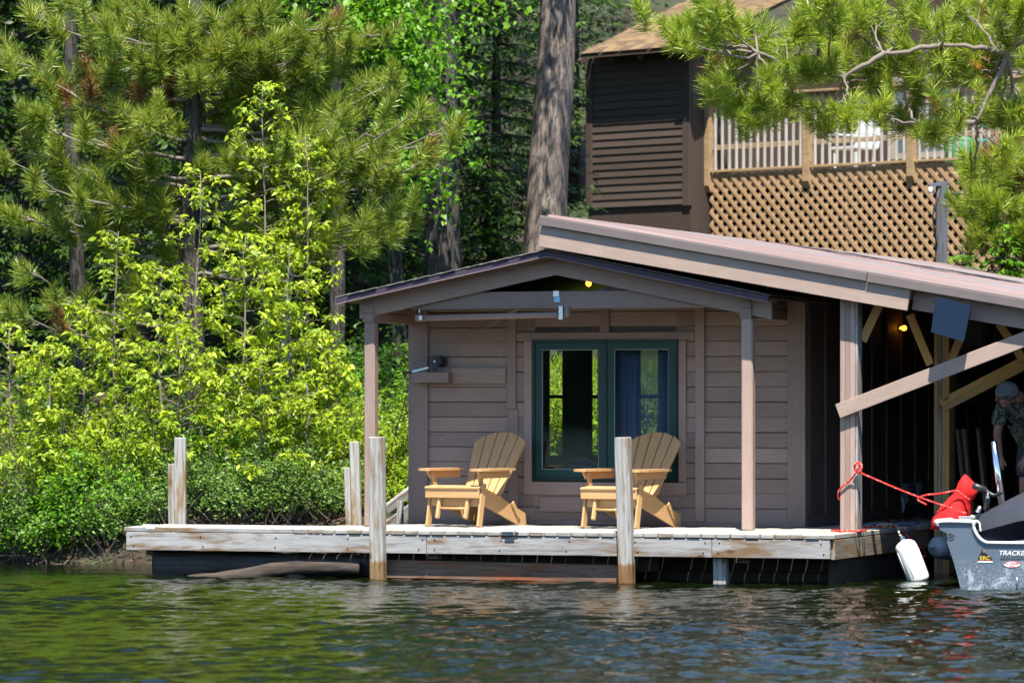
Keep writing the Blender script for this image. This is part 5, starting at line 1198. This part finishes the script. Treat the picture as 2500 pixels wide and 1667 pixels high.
# tall pine on the left: boughs fan out from its trunk (tip px, tip py, depth offset, side twigs, twig length)
LB = []
for (x, y) in ((70, 60), (160, 30), (40, 180), (120, 230), (230, 90), (330, 60), (60, 320), (180, 300), (260, 200), (350, 180), (340, 300), (10, 440), (110, 420), (200, 480), (280, 390), (20, 560), (150, 560), (390, 250), (420, 120), (560, 60), (640, 40), (590, 150), (700, 120), (660, 210), (760, 160), (830, 90), (840, 200), (900, 130), (770, 260), (900, 250), (960, 260), (840, 330), (940, 350), (1030, 330), (1100, 370), (1060, 440), (960, 450), (880, 430), (800, 400), (730, 470), (660, 400), (560, 330), (520, 420), (430, 480), (330, 520), (960, 560), (1010, 590), (890, 590), (800, 600), (700, 580), (330, 690), (440, 640), (60, 700), (20, 800), (470, 60), (500, 200), (450, 330), (530, 270), (480, 120), (600, 250)):
    LB.append((x, y, rng.uniform(-1.5, .9) * (.45 + min(abs(x - 480), 600) / 700), int(rng.integers(5, 9)), rng.uniform(.38, .6)))
pine('tall pine with bushy needle tufts filling the upper left', 480, 50.6, 13, .14, LB, NEED, tint=.5, extra=7, s=1.12, n=175, hi=(7.5, 12))
# pine reaching in from the right over the roof, trunk outside the picture
RBo = []
for (x, y) in ((1640, 80), (1690, 60), (1720, 110), (1770, 40), (1800, 150), (1780, 210), (1830, 80), (1850, 240), (1880, 170), (1800, 280), (1760, 260), (1920, 100), (1960, 60), (1930, 230), (1990, 170), (2010, 270), (1900, 300), (2050, 110), (2090, 60), (2080, 200), (2120, 260), (2140, 140), (2180, 60), (2210, 190), (2190, 290), (2260, 240), (2290, 120), (2330, 250), (2360, 180), (2400, 300), (2420, 80), (2450, 220), (2480, 140), (2300, 330), (2380, 390), (2480, 330), (2500, 20), (2240, 20), (2300, 50), (2350, 20), (2390, 110), (2440, 30), (2340, 90), (2460, 90), (2130, 10), (2020, 20), (2400, 180), (2280, 180), (2490, 250), (2430, 350), (1620, 70), (1660, 100), (1700, 30), (1750, 170), (2440, 290), (2080, 270)):
    RBo.append((x, y, rng.uniform(-1.1, 1.3), int(rng.integers(6, 10)), rng.uniform(.34, .55)))
Xr = 9.4
HUBS = [(2560, 60), (2460, 130), (2300, 110), (2160, 130), (2060, 190), (2380, 300), (2240, 300), (1940, 180), (1850, 130)]
pine('pine boughs reaching in from the right over the metal roof', 0, 50.0, 12, .2, RBo, NEED_R, bark=BARK_R, tint=.5, extra=0, s=1.1, n=145, base=(Xr, 51.5, 1.4), hi=(8, 11), hubs=HUBS)
pine('young pine at the right edge below the lattice deck', 2470, 57.5, ztop(350, 57.5), .05, [(2400, 440, -.6, 7, .45), (2440, 400, -.4, 7, .45), (2380, 520, -.7, 7, .45), (2450, 500, -.9, 8, .5), (2500, 450, -.5, 7, .5), (2420, 590, -.9, 7, .5), (2490, 580, -.9, 7, .5), (2500, 640, -.6, 7, .5)], NEED_R, tint=.45, s=1.25, n=170)

# ---- big trunks
def bole(label, px0, Y, px1, ytop, w0, w1, bark, name='pine_tree', crown=True, mat=LEAF_D, seed=0, zt=15.0):
    b = base_at(px0, Y); tpt = np.array(at(px1, ytop, Y)); d = (tpt - b); top = b + d * ((zt - b[2]) / d[2]); t = thing(name, label, 'tree', b, 'large trunks in the wood')
    n = 26; P = wob(b, top, n, .012); r = np.interp(P[:, 2], [b[2], tpt[2], zt], [w0, w1, w1 * .55]); k = 22; V = []; Fs = []
    for i in range(n):
        for j in range(k):
            a = j * 2 * math.pi / k; q = 1 + .035 * math.sin(5 * a + i * .25 + seed) + rng.uniform(-.02, .02); V.append(P[i] + r[i] * q * np.array([math.cos(a), math.sin(a), 0]))
    for i in range(n - 1):
        for j in range(k): Fs.append((i * k + j, i * k + (j + 1) % k, (i + 1) * k + (j + 1) % k, (i + 1) * k + j))
    put('trunk', mesh_py('trunk', V, Fs, bark, True), WLD, t)
    if crown:
        Lv = Leaves(); T_ = Tub()
        for i in range(46):
            f = rng.uniform(.62, 1.0); p = P[int(f * (n - 1))]; a = rng.uniform(0, 6.28); ln = rng.uniform(.8, 2.4); e = p + np.array([ln * math.cos(a), ln * math.sin(a), rng.uniform(-.1, .6)]); T_.add(wob(p, e, 4, .05), np.linspace(.03, .008, 4), 5, False)
            for q in range(5): cluster(Lv, p + (e - p) * rng.uniform(.4, 1.05) + rv(1, .2)[0], 13, .22, .22, .1, asp=.35)
        put('limbs', T_.mesh('limbs', TWIG), WLD, t); put('crown', Lv.mesh('crown', mat), WLD, t)
bole('huge leaning pine trunk rising behind the boathouse ridge', 1308, 58.5, 1372, 0, .31, .245, BARK_R)
bole('thick shaded trunk left of the huge leaning pine', 1085, 55.6, 1072, 0, .25, .20, BARK_D, 'shaded_tree', seed=2)
bole('slim grey trunk left of the porch roof', 822, 54.0, 828, 400, .10, .09, BARK_D, 'slim_tree', False, seed=3)
bole('slim dark trunk at the left behind the saplings', 205, 52.5, 188, 500, .10, .09, BARK_D, 'slim_tree', False, seed=4)
bole('thin grey trunk among the saplings left of the birch', 590, 51.5, 590, 300, .07, .06, BARK_D, 'slim_tree', False, seed=5)
bole('pale birch stem leaning behind the saplings', 682, 51.0, 712, 560, .075, .06, BARK_B, 'birch_tree', False, seed=6, zt=4.3)

# ---- broad-leaved branches hanging right of the pine
t_b = base_at(980, 54.5); t = thing('leafy_birch', 'leafy birch with hanging bright green branches right of the pine', 'birch', t_b)
T_ = Tub(); Lv = Leaves(); S = trunk(T_, t_b, t_b + np.array([-.6, .3, 10]), .10, .05, 10, .05)
for (x, y, dy) in ((760, 40, 0), (830, 20, .3), (900, 60, -.3), (980, 40, 0), (1050, 90, -.4), (1100, 130, -.6), (1140, 180, -.6), (960, 150, -.5), (1040, 200, -.8), (1100, 260, -.8), (1150, 330, -.8), (1010, 280, -.6), (1080, 350, -.9), (1130, 410, -.8), (1020, 420, -.6), (1060, 480, -.7), (1120, 480, -.5), (900, 200, -.3), (860, 120, -.5), (720, 100, .1), (1180, 100, -.2), (940, 330, -.2), (780, 180, .2), (640, 60, .3), (1240, 30, .2), (700, 20, .2), (880, 20, -.2), (930, 110, -.4), (1000, 130, -.5), (1080, 30, -.6), (1130, 60, -.7), (1060, 140, -1.2), (1100, 210, -1.2), (980, 220, -.3), (820, 230, .2), (1000, 500, -.6), (1090, 560, -.5)):
    e = np.array(at(x, y, 54.0 + dy)); p = S[-3] + (S[-1] - S[-3]) * rng.uniform(0, 1); p = np.array([p[0], p[1], max(e[2] + .4 + rng.uniform(0, .6), 5.4)]); Br = wob(p, e, 8, .06); Br[:, 2] += .35 * np.sin(np.linspace(0, np.pi, 8)); T_.add(Br, np.linspace(.02, .003, 8), 5, False)
    for q in range(26):
        f = .2 + .8 * rng.uniform(); j = min(int(f * 7), 6); c = Br[j] + (Br[j + 1] - Br[j]) * (f * 7 - j) + rv(1, .12)[0]; cluster(Lv, c, 7, .09, .105, .75, asp=.72)
for i in range(40):
    p = S[-1] + rv(1, 1.3)[0] * np.array([1, 1, .8]); 
    for q in range(4): cluster(Lv, p + rv(1, .3)[0], 10, .2, .16, .5, asp=.7)
put('trunk', T_.mesh('trunk', BARK_D), WLD, t); put('crown', Lv.mesh('crown', LEAF_G), WLD, t)

# ---- firs: tiers of flat drooping sprays
def fir(label, px, Y, zt, w, mat=LEAF_F, tiers=17, group='shaded firs in the wood', L=.13, low=.12):
    b = base_at(px, Y); t = thing('fir_tree', label, 'fir', b, group); T_ = Tub(); Lv = Leaves(); h = zt - b[2]; trunk(T_, b, b + np.array([0, 0, h]), .02 * h ** .8, .01, 6, .02, 8)
    for i in range(tiers):
        f = low + (1 - low) * i / tiers; z = b[2] + h * f; ln = w * (1.02 - f) + .1; nb = 8 if f < .7 else 6
        for k in range(nb):
            a = k * 6.28 / nb + i * .7 + rng.uniform(-.25, .25); p = np.array([b[0], b[1], z]); l2 = ln * rng.uniform(.7, 1.1); e = p + np.array([l2 * math.cos(a), l2 * math.sin(a), -.22 * l2]); T_.add(np.array([p, (p + e) / 2 + [0, 0, .05], e]), [.012, .008, .003], 4, False)
            m_ = int(26 * l2 / .8) + 8; s_ = rng.uniform(.12, 1, m_); d = unit(e - p); side = np.cross(d, UPV) * np.where(rng.uniform(0, 1, m_) < .5, 1, -1)[:, None]
            P = p + s_[:, None] * (e - p) + side * rng.uniform(0, .25, m_)[:, None] * l2 * (1.05 - s_)[:, None] + rv(m_, .02); D = d * .8 + side * .6 + rv(m_, .25) + np.array([0, 0, -.12])
            Lv.add(P, D, UPV + np.array([0, -.3, 0]) + rv(m_, .3), L * rng.uniform(.7, 1.4, m_), .045, np.clip(rng.normal(.5, .3, m_), 0, 1))
    put('trunk', T_.mesh('trunk', BARK_D), WLD, t); put('crown', Lv.mesh('crown', mat), WLD, t)
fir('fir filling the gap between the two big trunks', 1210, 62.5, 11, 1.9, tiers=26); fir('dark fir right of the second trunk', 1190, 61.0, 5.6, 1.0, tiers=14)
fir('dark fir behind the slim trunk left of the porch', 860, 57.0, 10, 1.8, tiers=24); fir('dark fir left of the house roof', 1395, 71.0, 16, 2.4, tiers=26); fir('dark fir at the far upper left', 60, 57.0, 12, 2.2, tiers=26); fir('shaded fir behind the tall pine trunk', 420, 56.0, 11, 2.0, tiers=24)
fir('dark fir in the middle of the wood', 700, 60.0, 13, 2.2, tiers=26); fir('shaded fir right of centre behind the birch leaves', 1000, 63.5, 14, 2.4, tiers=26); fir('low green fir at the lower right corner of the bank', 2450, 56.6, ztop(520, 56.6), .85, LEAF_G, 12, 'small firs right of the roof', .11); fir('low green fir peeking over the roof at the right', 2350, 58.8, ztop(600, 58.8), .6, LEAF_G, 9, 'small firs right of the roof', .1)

# ---- wood behind, one mass
Lv = Leaves(); 
NCL = 5200; X = np.where(rng.uniform(0, 1, NCL) < .72, rng.uniform(-13, 2.5, NCL), rng.uniform(-20, 22, NCL)); Y = 55.5 + rng.uniform(0, 1, NCL) ** 1.35 * 27; Z0 = terr(X, Y); Zc = Z0 + rng.uniform(0, 1, NCL) ** 1.5 * 13 + .2
uu, vv = frame_uv(X, Y, MH); keep = ~((uu > -5) & (uu < 11) & (vv > -6.5) & (vv < 7)); u2, v2 = frame_uv(X, Y); keep &= ~((u2 > -4) & (v2 < 20)); PXs = X / Y * FPX + 1250; keep &= ~((PXs > 1300) & (Y < 78)); keep &= ~((PXs > 1180) & (PXs < 1600) & (Y < 60)); keep &= ~((np.abs(X / Y * FPX + 1250 - 1350) < 75) & (Y < 59)); keep &= ~((np.abs(X / Y * FPX + 1250 - 1080) < 150) & (Y < 57.5))
for x, y, z in zip(X[keep], Y[keep], Zc[keep]): cluster(Lv, np.array([x, y, z]), 30, .40, .17, .25, asp=.5, tint=(.0, .8))
NH = 1500; X = np.where(rng.uniform(0, 1, NH) < .8, rng.uniform(-15, 1.5, NH), rng.uniform(-24, 24, NH)); Y = 55 + rng.uniform(0, 1, NH) * 14; Zc = 6.8 + rng.uniform(0, 1, NH) * 9
kp = ~((X / Y * FPX + 1250 > 1080) & (Y < 70)); kp &= ~((X / Y * FPX + 1250 > 930) & (Y < 57.5))
for x, y, z in zip(X[kp], Y[kp], Zc[kp]): cluster(Lv, np.array([x, y, z]), 16, .55, .36, .25, asp=.5, tint=(.1, .9))
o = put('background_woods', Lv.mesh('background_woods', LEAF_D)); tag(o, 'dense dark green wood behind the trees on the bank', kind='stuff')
Lv = Leaves(); n = 2600; X = rng.uniform(-7, .3, n); Y = rng.uniform(49.5, 55, n)
Z_ = terr(X, Y)
for x, y, z in zip(X[:520], Y[:520], Z_[:520]): cluster(Lv, np.array([x, y, z + rng.uniform(.05, .9)]), 16, .16, .11, .2, asp=.5, tint=(.1, .9))
o = put('undergrowth', Lv.mesh('undergrowth', leafm('undergrowth_leaf', (.022, .06, .004), (.085, .17, .012), .4))); tag(o, 'low green undergrowth covering the bank under the trees', kind='stuff')
# leaf litter and grass
Lv = Leaves(); n = 6000; X = rng.uniform(-8, 3, n); Y = 47.2 + rng.uniform(0, 1, n) ** 1.6 * 9; P = np.stack([X, Y, terr(X, Y) + .02], 1); Lv.add(P, rv(n) * [1, 1, .3], UPV + rv(n, .6), rng.uniform(.05, .11, n), .045, rng.uniform(0, 1, n))
o = put('leaf_litter', Lv.mesh('leaf_litter', litter_brown)); tag(o, 'brown dead leaves and twigs littering the bank', kind='stuff')
Lv = Leaves(); n = 26000; X = rng.uniform(-1.5, 8, n); Y = rng.uniform(48.6, 58, n); u2, v2 = frame_uv(X, Y); kp = (v2 > 3.6) & (u2 < -.3); P = np.stack([X, Y, terr(X, Y) - .01], 1)[kp]; n = len(P)
Lv.add(P, rv(n, .35) + UPV, rv(n) + np.array([0, -1, 0]), rng.uniform(.10, .26, n), .018, rng.uniform(0, 1, n)); o = put('bank_grass', Lv.mesh('bank_grass', LEAF_L)); tag(o, 'sunlit grass on the slope behind the cabin', kind='stuff')
# bare twigs at the water's edge
T_ = Tub()
for i in range(170):
    x = rng.uniform(-6.5, -1.8); y = 47.25 + .25 * math.sin(x * .8) + rng.uniform(-.1, .5); z = gz(x, y); a = rng.uniform(-2.6, -.5); ln = rng.uniform(.2, .7); e = np.array([x + ln * math.cos(a) * .8, y + ln * math.sin(a) * .5, z + rng.uniform(-.1, .45)]); T_.add(wob([x, y, z], e, 5, .02), np.linspace(.007, .002, 5), 4, False)
o = put('shore_twigs', T_.mesh('shore_twigs', plain('dead_twig', (.16, .11, .085), .9, var=.4))); tag(o, 'tangle of bare dead twigs at the water edge', kind='stuff')
